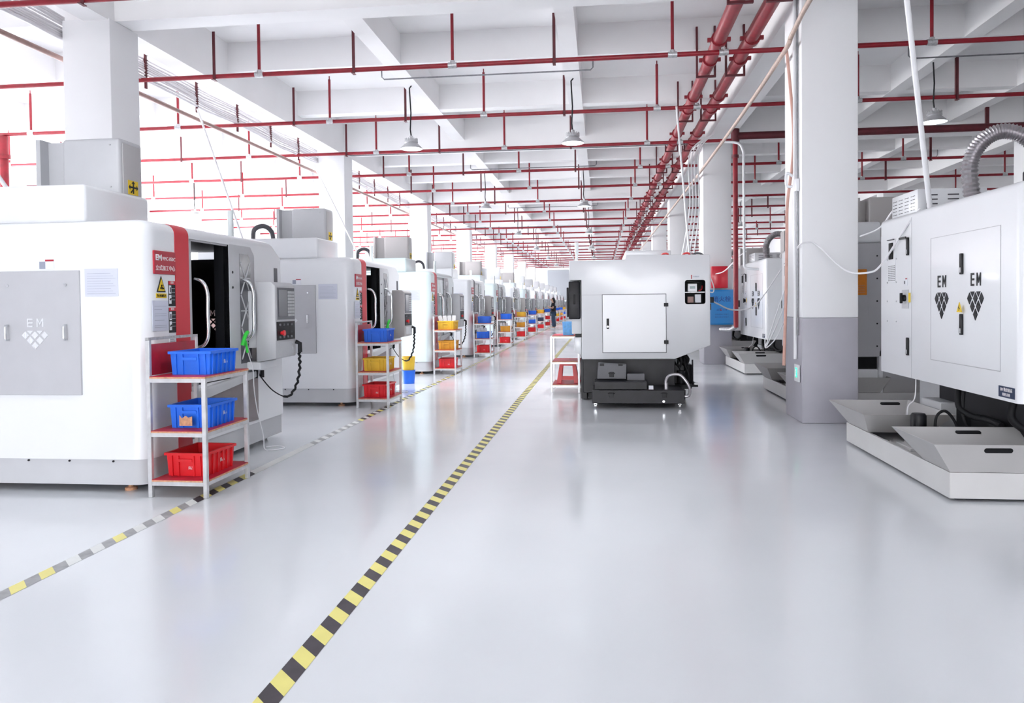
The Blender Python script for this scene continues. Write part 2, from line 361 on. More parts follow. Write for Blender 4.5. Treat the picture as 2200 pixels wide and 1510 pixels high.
# two large mains along the hall with couplings, each in its own U brackets
mbk = MB()
for sx in (-.13, .13): mbk.box(sx-.014, sx+.014, -.02, .02, -.1, .62)
mbk.box(-.144, .144, -.02, .02, -.128, -.1); me_u = mbk.mesh('hanger', 'pipe_dark', 0)
mfl = MB(); mfl.tube([(0, -.05, 0), (0, .05, 0)], .108, 14); mfl.box(-.15, .15, -.02, .02, -.025, .025); me_fl = mfl.mesh('coupling', 'pipe')
for X0, X1, lab in ((1.56, 1.60, 'left one of the two thick red mains running the length of the ceiling'), (2.0, 1.90, 'right one of the two thick red mains, next to the beam')):
    t = thing('water_main', lab, 'pipe', (X0, 0, 4.84), 'thick red mains')
    b = MB(); b.tube([(0, YN+.1, 0), (X1-X0, YF-.2, 0)], .088, 14); b.build('run', 'pipe', t)
    for k in range(24):
        y = 2.3+2.83*k
        if y > YF-1: break
        place(me_u, 'hanger', ((X1-X0)*y/YF, y+.92, 0), t)
        if k < 16:
            place(me_fl, 'coupling', ((X1-X0)*y/YF, y-.35, 0), t); place(me_fl, 'coupling', ((X1-X0)*y/YF, y+.5, 0), t)

# ------------------------------------------------------------------ high bay lamps
def make_lamp():
    t = thing('high_bay_lamp', 'x', 'lamp', (0, 0, 0), 'high bay lamps under the ceiling')
    b = MB(); b.lathe([(.045, .16), (.10, .15), (.115, .10), (.10, .085), (.19, .0), (.195, -.012), (.185, -.012), (.182, -.005)], n=24); b.build('reflector', 'lamp_metal', t)
    b = MB()
    for k in range(14):
        a = 2*PI*k/14; b.tube([(.105*math.cos(a), .105*math.sin(a), .09), (.105*math.cos(a), .105*math.sin(a), .165)], .007, 4)
    b.tube([(0, 0, .15), (0, 0, .21)], .03, 10); b.build('heat_sink', 'galv', t)
    b = MB(); b.lathe([(.001, -.004), (.183, -.004), (.183, -.010), (.001, -.012)], n=24); b.build('lens', 'lens', t)
    b = MB(); b.tube([(0, 0, .2), (-.015, 0, .32), (.0, 0, .6), (-.015, 0, .9), (-.02, 0, 1.02), (.03, 0, 1.08)], .012, 6); b.build('cord', 'black', t)
    return t
lamp0 = make_lamp(); first = True
LN = {-11.82: 'bay by the left windows', -3.2: 'over the left machines', -.45: 'middle aisle', 5.25: 'right of the big pillar'}
for x in LN:
    for k in (0, 1, 2, 3, 4, 5, -1, -2):
        y = 12.9+8.48*k
        o = lamp0 if first else copy_tree(lamp0); first = False
        o.location = (x, y, 4.07 if x < 3 else 4.2)
        o['label'] = 'high bay lamp, %s, %s' % (LN[x], nth(k) if k >= 0 else ['directly overhead', 'behind the camera'][-1-k])
        l = bpy.data.lights.new('lamp_light', 'SPOT'); l.energy = (260 if k == -2 else 160 if k == -1 else 270 if k == 0 else 120)*(.08 if x > 3 else .12 if x < -9 else .25 if k < 0 and x < -1 else 1); l.spot_size = math.radians(130); l.spot_blend = .6; l.shadow_soft_size = .15; l.color = (.93, .98, 1)
        lo = bpy.data.objects.new('lamp_light', l); C.objects.link(lo); lo.parent = o; lo.location = (0, 0, -.03)

# ------------------------------------------------------------------ cables, conduits and hoses overhead
def cat(pts, n=10):
    """smooth curve through points"""
    P = [Vector(p) for p in pts]; out = []
    for i in range(len(P)-1):
        p0, p1, p2, p3 = P[max(i-1, 0)], P[i], P[i+1], P[min(i+2, len(P)-1)]
        for k in range(n):
            t = k/n; out.append(.5*((2*p1) + (p2-p0)*t + (2*p0-5*p1+4*p2-p3)*t*t + (-p0+3*p1-3*p2+p3)*t**3))
    out.append(P[-1]); return out
def run(name, label, catg, pts, r, m, n=8, group=None, smoothn=0):
    b = MB(); b.tube(cat(pts, smoothn) if smoothn else pts, r, n); o = b.build(name, m); return tag(o, label, catg, group)
# cable bundle beside the left row of pillars, on comb racks
for j in range(9):
    z = 4.70+.038*j
    pts = [(-6.52-.004*j, y, z - .012*math.sin(y*1.3+j) - (.03 if (y*2) % 3 < 1 else 0)) for y in [YN+.2+1.0*q for q in range(int((YF-YN)/1.0))]]
    run('power_cable', '%s of the white cables bundled along the left beam' % (['lowest', 'second lowest', 'third lowest', 'fourth lowest', 'middle', 'fourth highest', 'third highest', 'second highest', 'highest'][j]), 'cable', pts, .016 if j % 3 else .022, 'cable', 6, 'white cables along the left beam')
t = thing('cable_rack', 'row of dark comb brackets holding the white cables on the left beam', 'rack', (-6.52, 0, 4.62))
mk = MB(); mk.box(-.012, .012, -.02, .02, -.05, .46)
for j in range(9): mk.box(-.03, .03, -.015, .015, .05+.038*j, .058+.038*j)
mk.box(-.01, .32, -.015, .015, .42, .45)
me_c = mk.mesh('bracket', 'pipe_dark', 0)
for k in range(40):
    y = 2.05+1.41*k
    if y < 60: place(me_c, 'bracket', (0, y, 0), t)
run('air_pipe', 'brown air pipe running along the hall behind the left pillars', 'pipe', [(-6.62, YN+.2, 4.42), (-6.62, YF-.2, 4.74)], .032, 'brown_pipe')
run('air_pipe', 'beige air pipe running diagonally down along the right row of pillars', 'pipe', cat([(2.16, -4, 4.72), (2.17, 3, 4.62), (2.17, 7.0, 4.55), (2.17, 8.4, 4.5), (2.15, 9.0, 4.38), (2.13, 9.6, 4.27), (2.14, 14, 4.2), (2.15, 24, 4.22), (2.16, 60, 4.4)], 6), .027, 'hose_beige')
run('air_hose', 'pink hose hanging down the left face of the big pillar', 'hose', [(2.16, 9.3, 4.30), (2.20, 9.34, 4.0), (2.235, 9.3, 3.4), (2.235, 9.36, 3.0), (2.20, 9.45, 2.55), (2.18, 9.4, 2.1), (2.17, 9.4, 1.5), (2.13, 9.3, .95), (2.12, 9.3, .64)], .018, 'hose_pink', smoothn=6)
run('conduit', 'grey vertical conduit strip on the left face of the big pillar', 'conduit', [(2.245, 9.16, 1.0), (2.245, 9.16, 4.88)], .011, 'conduit', 6)
run('conduit', 'white vertical conduit on the left face of the big pillar', 'conduit', [(2.235, 9.24, .72), (2.235, 9.24, 4.88)], .020, 'hose_white', 6)
t = thing('junction_box', 'small white junction box half way up the big pillar', 'box', (2.245, 9.17, 2.72))
b = MB(); b.box(-.03, .012, -.05, .05, -.07, .07, bev=.006); b.build('box', 'white', t); b = MB(); b.tube(cat([(-.03, .1, .12), (-.09, .12, .16), (-.09, .12, .02), (-.03, .1, 0)], 5), .016, 6); b.build('hook', 'white', t)
t = thing('exit_sign', 'small green running-man exit sign low on the big pillar', 'sign', (2.25, 9.22, .56))
b = MB(); b.box(-.012, .0, -.13, .09, -.10, .10, bev=.004); b.build('plate', 'white', t)
b = MB(); b.box(-.016, -.012, -.05, .03, -.05, .06); b.build('lit_panel', 'exit_green', t)
b = MB(); b.tube([(-.018, -.02, .045), (-.018, -.02, .03)], .009, 6); b.tube([(-.018, -.015, .03), (-.018, .0, -.01), (-.018, -.02, -.04)], .006, 5); b.tube([(-.018, -.0, -.01), (-.018, .02, -.035)], .006, 5); b.tube([(-.018, -.035, .01), (-.018, .015, .02)], .005, 5); b.build('running_figure', 'white_ink', t)
# conduits feeding the lamps
for i, (y, z, x0, x1) in enumerate([(12.2, 5.05, -3.5, -.1), (20.7, 5.05, -3.5, -.1), (29.2, 5.05, -3.5, -.1), (12.2, 5.0, 4.6, 8.5), (20.7, 5.0, 4.6, 8.5)]):
    run('lamp_conduit', 'thin grey conduit feeding the lamps of the %s, %s' % ('middle aisle' if i < 3 else 'right-hand bay', nth(i if i < 3 else i-3)), 'conduit',
        [(x0, y, SLAB), (x0, y, z+.04), (x0+.04, y, z), (x1-.04, y, z), (x1, y, z+.04), (x1, y, SLAB)], .012, 'conduit', 6, 'lamp conduits')
for i, y in enumerate([17.0, 25.5, 34.0]):
    run('cross_conduit', 'grey conduit crossing below the main beam between the pillar rows, %s' % nth(i), 'conduit', [(-6.2, y, 4.95), (-5.75, y, 4.83), (-5.6, y, 4.80), (2.2, y, 4.80)], .013, 'conduit', 6, 'cross conduits')
# tubes dropping from the ceiling to machines
drops = [('slanting down to the nearest left machine', (-6.35, 5.55, 4.75), (-5.05, 6.2, 2.3)), ('slanting behind the nearest left machine', (-6.5, 11.9, 4.62), (-5.25, 10.9, 2.3)),
         ('slanting to the third left machine', (-6.5, 17.0, 4.62), (-5.1, 16.1, 2.3)), ('over the right-hand machine, beside the big pillar', (2.40, 6.7, 4.9), (3.02, 7.5, 2.2)),
         ('hanging above the white center machine', (1.25, 12.9, 4.6), (1.42, 12.6, 2.05))]
for lab, p, q in drops:
    run('supply_tube', 'white supply tube ' + lab, 'tube', [p, q], .017 if p[0] < 1 or p[0] < 2 else .024, 'hose_white', 8)
for i, dx in enumerate((0, .05, .1, .16)):
    run('supply_cable', '%s white cables hanging above the right end of the center machine' % ['leftmost of the', 'second of the', 'third of the', 'rightmost of the'][i], 'cable', cat([(2.1, 14.6, 4.5), (1.62+dx, 14.3, 4.1), (1.5+dx, 13.3, 3.0), (1.3+dx*1.2, 12.9, 2.05)], 6), .011, 'hose_white', 6, 'supply cables')
run('drop_pipe', 'white pipe bending off the second pillar and down to the second right machine', 'pipe', cat([(2.4, 15.9, 4.6), (2.75, 15.85, 4.55), (2.84, 15.8, 4.35)], 4)+[Vector((2.84, 15.8, 2.4))]+cat([(2.84, 15.8, 2.15), (2.9, 15.8, 2.05), (3.4, 15.8, 2.02)], 4), .026, 'hose_white', 8)

# ------------------------------------------------------------------ left machines
CH = 'machining center'
def make_mill():
    t = thing('machining_center', 'x', CH, (-3.4, 5.42, 0), 'machining centers of the left row')
    # sheet metal body, hollow behind the door opening
    b = MB()
    b.prism([(0, .25), (2.45, .25), (2.45, 1.90), (2.20, 2.07), (0, 2.07)], 0, -2.3, 0)
    bm = b.bm
    def ed(f): return [e for e in bm.edges if f(e.verts[0].co, e.verts[1].co)]
    near = lambda a, c: abs(a-c) < 1e-4
    bmesh.ops.bevel(bm, geom=ed(lambda p, q: near(p.x, 0) and near(q.x, 0) and near(p.y, 0) and near(q.y, 0)), offset=.13, segments=7, affect='EDGES', profile=.5)
    bmesh.ops.bevel(bm, geom=ed(lambda p, q: min(p.z, q.z) > 2.06 and not (p.x < -2.2 and q.x < -2.2)), offset=.085, segments=5, affect='EDGES', profile=.5)
    body = b.build('body', ['white', 'interior'], t, smooth=40)
    k = MB(); k.mi = 1; k.box(-1.9, -.14, .14, 2.43, .66, 1.98); carve(body, k, ['white', 'interior'])
    k = MB(); k.mi = 1; k.box(-.6, .1, .62, 1.30, .74, 1.97); carve(body, k, ['white', 'interior'])
    # plinth skirt with bolts, feet
    b = MB(); b.box(-2.28, -.012, .012, 2.43, .055, .25); es = [e for e in b.bm.edges if abs(e.verts[0].co.x+.012) < 1e-4 and abs(e.verts[1].co.x+.012) < 1e-4 and e.verts[0].co.y < .02 and e.verts[1].co.y < .02]
    bmesh.ops.bevel(b.bm, geom=es, offset=.13, segments=7, affect='EDGES', profile=.5)
    b.build('skirt', 'light_grey', t)
    for x in (-1.0, -.66, -.3): q = MB(); q.tube([(x, .014, .235), (x, .004, .235)], .008, 8); q.build('bolt', 'black', t)
    for x, y in ((-.22, .1), (-.14, 2.25), (-2.1, .2), (-2.1, 2.2)):
        q = MB(); q.lathe([(.045, 0), (.045, .018), (.018, .026), (.018, .056)], x, y, 12); q.build('foot', 'wood' if y < .15 else 'galv', t)
    # roof cover and column cover
    b = MB(); b.box(-2.28, -.5, .03, .87, 2.06, 2.35, bev=.03); b.build('roof_cover', 'white', t)
    cc = MB(); cc.box(-1.12, -.6, .62, .95, 2.34, 2.83, bev=.03); cc.box(-1.34, -1.3, .60, .95, 2.34, 2.83); cc.box(-1.3, -1.1, .70, .95, 2.34, 2.82)
    co = cc.build('column_cover', 'light_grey', t)
    b = MB(); b.box(-.601, -.592, .66, .91, 2.36, 2.79, bev=.004); b.build('end_plate', 'box_grey', co)
    b = MB(); b.box(-.592, -.589, .72, .86, 2.37, 2.49); s = b.build('warning_sticker', 'warn', co)
    q = MB(); q.box(-.589, -.587, .782, .798, 2.38, 2.48); q.box(-.589, -.587, .735, .845, 2.425, 2.44); q.prism([(.765, 2.465), (.79, 2.488), (.815, 2.465)], 0, -.589, -.587); q.prism([(.745, 2.41), (.725, 2.432), (.745, 2.455)], 0, -.589, -.587); q.prism([(.835, 2.41), (.858, 2.432), (.835, 2.455)], 0, -.589, -.587); q.tube([(-.588, .755, 2.385), (-.588, .79, 2.42)], .006, 4); q.build('symbol', 'black', s)
    for x, z in ((-.68, 2.77), (-.68, 2.42)): q = MB(); q.tube([(x, .622, z), (x, .612, z)], .007, 6); q.build('screw', 'galv', co)
    # red stripe around the near end of the front, over the rounded top edge
    prof = [(-.45, 2.073)] + [(-.085+.089*math.sin(a), 1.985+.089*math.cos(a)) for a in [PI/2*i/7 for i in range(8)]] + [(.004, .25)]
    b = MB()
    for off in (0, ):
        for i in range(len(prof)-1):
            (x0, z0), (x1, z1) = prof[i], prof[i+1]
            b.poly([(x0, .40, z0), (x1, .40, z1), (x1, .61, z1), (x0, .61, z0)])
    bmesh.ops.remove_doubles(b.bm, verts=b.bm.verts, dist=1e-4)
    r = bmesh.ops.extrude_face_region(b.bm, geom=list(b.bm.faces)); 
    for v in [g for g in r['geom'] if isinstance(g, bmesh.types.BMVert)]: v.co.x -= .003; v.co.z -= .002
    b.build('stripe', 'red_stripe', t)
    # doors: left leaf slid away under the stripe, right leaf open towards the far end
    b = MB(); b.box(-.05, -.012, .615, .68, .74, 1.98, bev=.008, seg=2); dl = b.build('door', 'light_grey', t)
    def handle(y, z0, z1, par, out=.10):
        q = MB(); q.tube(cat([(-.01, y, z1), (out*.6, y, z1-.03), (out, y, z1-.12), (out, y, (z0+z1)/2), (out, y, z0+.1), (out*.6, y, z0+.02), (-.01, y, z0)], 5), .016, 10); return q.build('handle', 'chrome', par)
    handle(.72, 1.06, 1.64, dl)
    b = MB(); b.prism([(1.30, .74), (1.82, .74), (1.82, 1.90), (1.74, 1.98), (1.30, 1.98)], 0, -.06, .006, bev=.01, seg=2)
    for z0, z1 in ((1.935, 1.975),): pass
    dr = b.build('door', 'light_grey', t)
    b = MB(); b.prism([(1.50, .86), (1.72, .86), (1.72, 1.84), (1.67, 1.90), (1.50, 1.90)], 0, .006, .009); win = b.build('window', 'glass_grey', dr)
    q = MB()
    for zc in (1.05, 1.36, 1.67):
        q.box(.009, .012, 1.51, 1.71, zc-.005, zc+.005); q.tube([(.010, 1.515, zc-.15), (.010, 1.705, zc+.15)], .008, 4); q.tube([(.010, 1.515, zc+.15), (.010, 1.705, zc-.15)], .008, 4)
    q.build('pattern', 'light_grey', win)
    handle(1.56, 1.08, 1.66, dr, .11)
    for z in (1.72, 1.58, .95, .86): q = MB(); q.tube([(.0, 1.36, z), (.011, 1.36, z)], .012, 8); q.build('bolt', 'black', dr)
    b = MB(); b.box(-.03, -.012, .62, 1.82, 1.955, 1.985); b.tube([(-.016, 1.0, 1.97), (-.008, 1.0, 1.97)], .012, 8); b.build('door_rail', 'light_grey', t)
    # tint of the cut-out logo in the far side sheet seen from inside
    k = logo_mb(.30, .30, True); k.bm.transform(Matrix.Translation((-.72, 2.55, 1.24))); carve(body, k, ['white', 'interior'], True)
    b = MB(); b.box(-.92, -.52, 2.452, 2.456, 1.10, 1.40); b.build('inner_logo', 'beige_film', t, smooth=0)
    b = MB(); b.tube([(-1.25, 1.2, 1.97), (-1.25, 1.2, 1.45)], .11, 16); b.tube([(-1.25, 1.2, 1.45), (-1.25, 1.2, 1.30)], .05, 12); b.build('spindle', 'dark_grey', t)
    b = MB(); b.box(-1.5, -.7, .5, 1.9, .67, .78); b.build('work_table', 'dark_grey', t)
    # lower front
    b = MB(); b.prism([(.60, .30), (1.84, .28), (1.84, .72), (.60, .60)], 0, -.004, .012); b.build('kick_panel', 'brown', t)
    b = MB(); b.prism([(.60, .60), (1.84, .72), (1.84, .78), (.60, .70)], 0, -.004, .05, bev=.01, seg=2); b.build('door_sill', 'light_grey', t)
    # near side service panel
    b = MB(); b.box(-1.25, -.53, -.014, .004, .74, 1.69, bev=.004, seg=1); sp = b.build('side_panel', 'panel_grey', t)
    lg = logo_mb(.30, .004); o = lg.build('logo', 'film', sp, smooth=0); o.location = (-.90, -.014, 1.20)
    for x in (-1.12, -.64):
        q = MB(); q.tube(cat([(x, -.01, 1.275), (x, -.045, 1.275), (x, -.05, 1.25), (x, -.05, 1.19), (x, -.045, 1.165), (x, -.01, 1.165)], 3), .007, 8); q.build('handle', 'chrome', sp)
        q = MB(); q.tube([(x-.0, -.012, 1.58), (x, -.022, 1.58)], .012, 10); q.build('lock', 'chrome', sp)
    # papers and plates on the near corner and front
    b = MB(); b.box(-.86, -.81, -.004, 0, 1.705, 1.76); q = b.build('safety_label', 'ink', t); b = MB(); b.box(-.81, -.74, -.004, 0, 1.705, 1.775); b.build('safety_label', 'paper', t); b = MB(); b.box(-.81, -.74, -.006, -.004, 1.762, 1.775); b.build('safety_label', 'sign_red', t)
    b = MB(); b.box(-.49, -.22, -.004, 0, 1.49, 1.70); ps = b.build('paper_sheet', 'sleeve', t)
    q = MB()
    for k in range(9): q.box(-.47, -.24 - .02*(k % 3), -.0055, -.004, 1.51+.019*k, 1.5118+.019*k)
    q.build('print', 'ink', ps)
    b = MB(); b.box(-.003, .012, .10, .395, 1.66, 1.84, bev=.003, seg=1); pl = b.build('nameplate', 'sign_red', t)
    text('EM', .062, (.0125, .158, 1.785), 'R', 'white_ink', pl, bold=.002, sx=1.1); text('VMC-850C', .040, (.0125, .298, 1.78), 'R', 'white_ink', pl); text('立式加工中心', .045, (.0125, .25, 1.705), 'R', 'white_ink', pl)
    b = MB(); b.prism([(.14, 1.52), (.26, 1.52), (.20, 1.645)], 0, 0, .004); ws = b.build('warning_triangle', 'black', t)
    q = MB(); q.prism([(.155, 1.53), (.245, 1.53), (.20, 1.625)], 0, .004, .006); q.build('fill', 'warn', ws); q = MB()
    for k in range(3):
        a = PI/2+2*PI*k/3; q.tube([(.007, .20, 1.558), (.007, .20+.02*math.cos(a), 1.558+.02*math.sin(a))], [.003, .009], 6)
    q.build('fan_symbol', 'black', ws)
    b = MB(); b.box(0, .004, .13, .27, 1.475, 1.51); wl = b.build('warning_label', 'warn', t); text('当心机械伤人', .022, (.005, .20, 1.492), 'R', 'black', wl)
    b = MB(); b.box(0, .004, .075, .29, 1.22, 1.455); ps = b.build('paper_sheet', 'sleeve', t)
    q = MB()
    for z in (1.41, 1.385, 1.35, 1.335, 1.30, 1.26, 1.245): q.box(.004, .0055, .10, .26-.03*(int(z*1000) % 3), z, z+.003)
    q.build('print', 'ink', ps)
    for z0 in (1.41, 1.20):
        b = MB(); b.box(0, .004, .30, .395, z0, z0+.20); sg = b.build('safety_sign', 'black', t)
        q = MB(); q.box(.004, .0055, .30, .395, z0+.172, z0+.2); q.build('header', 'red_stripe', sg); text('危险', .022, (.006, .347, z0+.186), 'R', 'white_ink', sg)
        q = MB(); q.box(.004, .0055, .303, .335, z0+.10, z0+.165); q.box(.004, .0055, .303, .335, z0+.02, z0+.09); q.build('pictogram', 'paper', sg)
        q = MB(); q.tube([(.006, .319, z0+.15), (.006, .319, z0+.11)], .005, 5); q.tube([(.006, .31, z0+.05), (.006, .328, z0+.06)], .006, 5); q.build('pictogram_figure', 'black', sg)
        q = MB()
        for z in (.14, .11, .08, .05): q.box(.004, .0055, .342, .388, z0+z, z0+z+.002)
        q.build('print', 'paper', sg)
    b = MB(); b.box(0, .004, .30, .395, .96, 1.185); sg = b.build('instruction_label', 'paper', t); q = MB()
    for k in range(12): q.box(.004, .0055, .31, .385-.01*(k % 3), .98+.015*k, .984+.015*k)
    q.build('print', 'ink', sg)
    # control panel box on the far part of the front
    b = MB(); b.prism([(.10, .86), (.30, .90), (.30, 1.60), (.26, 1.635), (.10, 1.635)], 1, 1.62, 2.10, bev=.01, seg=2); cp = b.build('control_panel', 'light_grey', t)
    b = MB(); b.box(-.02, .11, 1.66, 2.06, 1.0, 1.55); b.box(-.02, .14, 1.62, 2.0, .79, .865, bev=.008); b.build('bracket', 'white', cp)
    b = MB(); b.box(.300, .306, 1.66, 2.07, 1.27, 1.58); b.build('screen_frame', 'key', cp)
    b = MB(); b.box(.306, .309, 1.68, 1.88, 1.30, 1.56); b.build('screen', 'screen', cp)
    b = MB()
    for iz in range(8):
        for iy in range(4): b.box(.306, .312, 1.90+.04*iy, 1.93+.04*iy, 1.30+.032*iz, 1.325+.032*iz)
    b.build('keypad', 'light_grey', cp)
    b = MB(); b.box(.300, .306, 1.64, 2.07, 1.07, 1.25); b.build('switch_plate', 'black', cp)
    b = MB(); b.tube([(.306, 1.73, 1.14), (.33, 1.73, 1.14)], .017, 12); b.tube([(.33, 1.73, 1.14), (.345, 1.73, 1.14)], .027, 14); b.build('emergency_stop', 'red', cp)
    b = MB()
    for i in range(4):
        for z in (1.10, 1.22): b.tube([(.306, 1.70+.09*i, z), (.318, 1.70+.09*i, z)], .011, 8)
    b.build('buttons', 'key', cp)
    b = MB(); b.box(.300, .304, 1.70, 2.05, .93, 1.05); dw = b.build('drawer', 'light_grey', cp); q = MB(); q.box(.304, .312, 2.0, 2.012, .96, 1.03); q.build('handle', 'galv', dw)
    b = MB(); b.tube([(.30, 2.09, 1.04), (.34, 2.11, 1.02), (.34, 2.11, .93)], .022, 8); b.build('handwheel', 'black', cp)
    pts = [(.33, 2.11, .93), (.33, 2.12, .80), (.30, 2.12, .62), (.22, 2.08, .48), (.12, 1.95, .55), (.05, 1.8, .72), (.04, 1.76, .80)]
    pc = cat(pts, 10); coil = []
    for i, p in enumerate(pc):
        a = i*1.6; k = 1 if i < 34 else 0
        coil.append(p + Vector((math.cos(a)*.008*k, math.sin(a)*.008*k, 0)))
    b = MB(); b.tube(coil, [.013 if i < 34 else .006 for i in range(len(coil))], 6); b.build('coil_cord', 'black', t)
    b = MB(); b.tube([(.04, 1.74, .80), (.04, 1.74, .70)], [.022, .016], 8); b.tube([(.06, 1.83, .77), (.06, 1.83, .70)], .02, 8); b.build('plug', 'black', t)
    # air gun hanging on the door, white hose down to the floor
    b = MB(); b.tube(cat([(.08, 1.38, 1.04), (.10, 1.40, 1.13), (.10, 1.45, 1.16)], 4), .018, 8); b.tube([(.09, 1.42, 1.08), (.10, 1.44, .97)], .012, 8); b.build('air_gun', 'green', t)
    b = MB(); b.tube(cat([(.10, 1.44, .98), (.12, 1.5, .8), (.10, 1.56, .62), (.08, 1.66, .4), (.10, 1.74, .14), (.12, 1.72, .012), (.22, 1.66, .010), (.30, 1.78, .010), (.18, 1.88, .010), (.10, 1.80, .012)], 7), .0055, 6); b.build('air_hose', 'hose_white', t)
    b = MB(); b.tube([(-.35, 2.05, 2.05), (-.35, 2.05, 2.12)], .022, 8); b.tube([(-.35, 2.05, 2.12), (-.35, 2.05, 2.38)], .03, 12); b.tube([(-.35, 2.05, 2.12), (-.35, 2.05, 2.16)], .032, 12); b.build('signal_tower', 'tower', t)
    b = MB(); b.box(.0, .004, 2.28, 2.36, 1.62, 1.80); b.build('meter_plate', 'dark_grey', t)
    b = MB(); b.tube(cat([(-1.66, .5, 2.35), (-1.64, .5, 2.52), (-1.52, .55, 2.58), (-1.42, .6, 2.5), (-1.40, .62, 2.3)], 5), .035, 8); b.build('ribbed_duct', 'dark_grey', t)
    return t
m0 = make_mill()
NM = 14; PY = 4.842
DET = ['mostly filling the left edge', 'its door open', 'the first with a pale green door',
       'smoked grey door', 'pale green door', 'dark nameplate',
       'pale green door', 'just before the standing person', 'beside the standing person', 'just beyond the person',
       'far down the aisle', 'very far down', 'last but two', 'last before the end wall']
mills = [m0]
def closed_leaf(t, m):
    b = MB(); b.prism([(.60, .74), (1.34, .74), (1.34, 1.98), (.60, 1.98)], 0, -.07, -.012, bev=.01, seg=2); d = b.build('door', 'light_grey', t)
    b = MB(); b.box(-.012, -.006, .68, 1.28, .86, 1.92, bev=.003, seg=1); b.build('window', m, d)
    b = MB(); b.tube(cat([(-.01, .86, 1.60), (.06, .86, 1.57), (.09, .86, 1.48), (.09, .86, 1.2), (.06, .86, 1.05), (-.01, .86, 1.02)], 4), .013, 8); b.build('handle', 'chrome', d)
for i in range(1, NM):
    o = copy_tree(m0, skip=('work_table', 'spindle', 'door_rail') + (('side_panel', 'safety_label', 'air_gun', 'air_hose') if i > 1 else ()) + (('print', 'symbol', 'screw', 'pictogram', 'pictogram_figure', 'header', 'bolt', 'keypad', 'buttons', 'plug', 'pattern', 'ribbed_duct') if i > 4 else ()))
    o.location = (-3.4, 5.42+PY*i, 0); mills.append(o)
    if i >= 2: closed_leaf(o, 'glass_teal' if i in (2, 4, 6, 8) else 'glass_grey')
    if i >= 3: swap(o, 'stripe', 'dark_grey')
    if i == 5: swap(o, 'nameplate', 'dblue')
    if i in (2, 4, 6): swap(o, 'body', 'pale_teal'); swap(o, 'roof_cover', 'pale_teal'); swap(o, 'column_cover', 'warm_light')
    if i in (1, 3, 5): swap(o, 'control_panel', 'warm_grey')
for ch in [c for c in m0.children if c.name.startswith('ribbed_duct')]: bpy.data.objects.remove(ch)
for i, o in enumerate(mills): o['label'] = 'white machining center, left row, %s, %s' % (nth(i), DET[i])

# ------------------------------------------------------------------ plastic crates and shelf racks
def crate_mesh(wx, dy, h, m, name='body', mats=None):
    """open tapered crate with rim, ribs and grip; origin at the middle of its base"""
    b = MB(); t = .006; k = .022
    def ring(sx, sy, z): return [b.bm.verts.new((x*sx, y*sy, z)) for x, y in ((-1, -1), (1, -1), (1, 1), (-1, 1))]
    wb, db, wt, dt = wx/2-k, dy/2-k, wx/2-.014, dy/2-.014
    R = [ring(wb, db, 0), ring(wt, dt, h-.02), ring(wt+.014, dt+.014, h-.02), ring(wt+.014, dt+.014, h), ring(wt-t, dt-t, h), ring(wb-t, db-t, t*1.5)]
    for i in range(5):
        for q in range(4): b.face([R[i][q], R[i][(q+1) % 4], R[i+1][(q+1) % 4], R[i+1][q]])
    b.face(list(reversed(R[0]))); b.face(R[5])
    # ribs
    def rib(x, y, ax):
        f = 1-0; e = .008; zt = h-.02
        for z0, z1 in ((.0, zt),):
            sx = wb if 1 else 0
            if ax == 0:   # on a long y-normal wall
                s = 1 if y > 0 else -1
                p = [(x-e, s*db, z0), (x+e, s*db, z0), (x+e, s*(dt), z1), (x-e, s*(dt), z1)]; qd = [(a, c+s*.011, z) for a, c, z in p]
            else:
                s = 1 if x > 0 else -1
                p = [(s*wb, y-e, z0), (s*wb, y+e, z0), (s*wt, y+e, z1), (s*wt, y-e, z1)]; qd = [(a+s*.011, c, z) for a, c, z in p]
            A = [b.bm.verts.new(v) for v in p]; B = [b.bm.verts.new(v) for v in qd]
            b.face(B)
            for i in range(4): b.face([A[i], A[(i+1) % 4], B[(i+1) % 4], B[i]])
    for f in (-.78, -.42, .42, .78):
        rib(f*wb, -1, 0); rib(f*wb, 1, 0)
    for f in (-.85, -.5, -.17, .17, .5, .85):
        rib(-1, f*db, 1); rib(1, f*db, 1)
    for s in (-1, 1): b.box(-wb*.38, wb*.38, s*(dt+.006)-.009, s*(dt+.006)+.009, h*.62, h*.74)
    return b.mesh(name, m, 25)
CR = {c: crate_mesh(.34, .44, .175, c) for c in ('blue', 'yellow', 'red', 'amber', 'dblue')}
mt_in = text_mesh('良品', .032, .001); mt_in.materials.clear(); mt_in.materials.append(M['white_ink'])
def crate(col, loc, label, group='crates on the shelf racks', rz=0, lettered=True, sc=1):
    t = thing('plastic_crate', label, 'crate', loc, group, rz)
    place(CR[col], 'body', (0, 0, 0), t)
    if lettered: place(mt_in, 'lettering', (.162, .02, .085), t, (PI/2, 0, PI/2))
    if lettered and col == 'red': place(mt_in, 'lettering', (0.04, -.204, .06), t, (PI/2, 0, 0), (.8, .8, .8))
    t.scale = (sc, sc, sc); return t
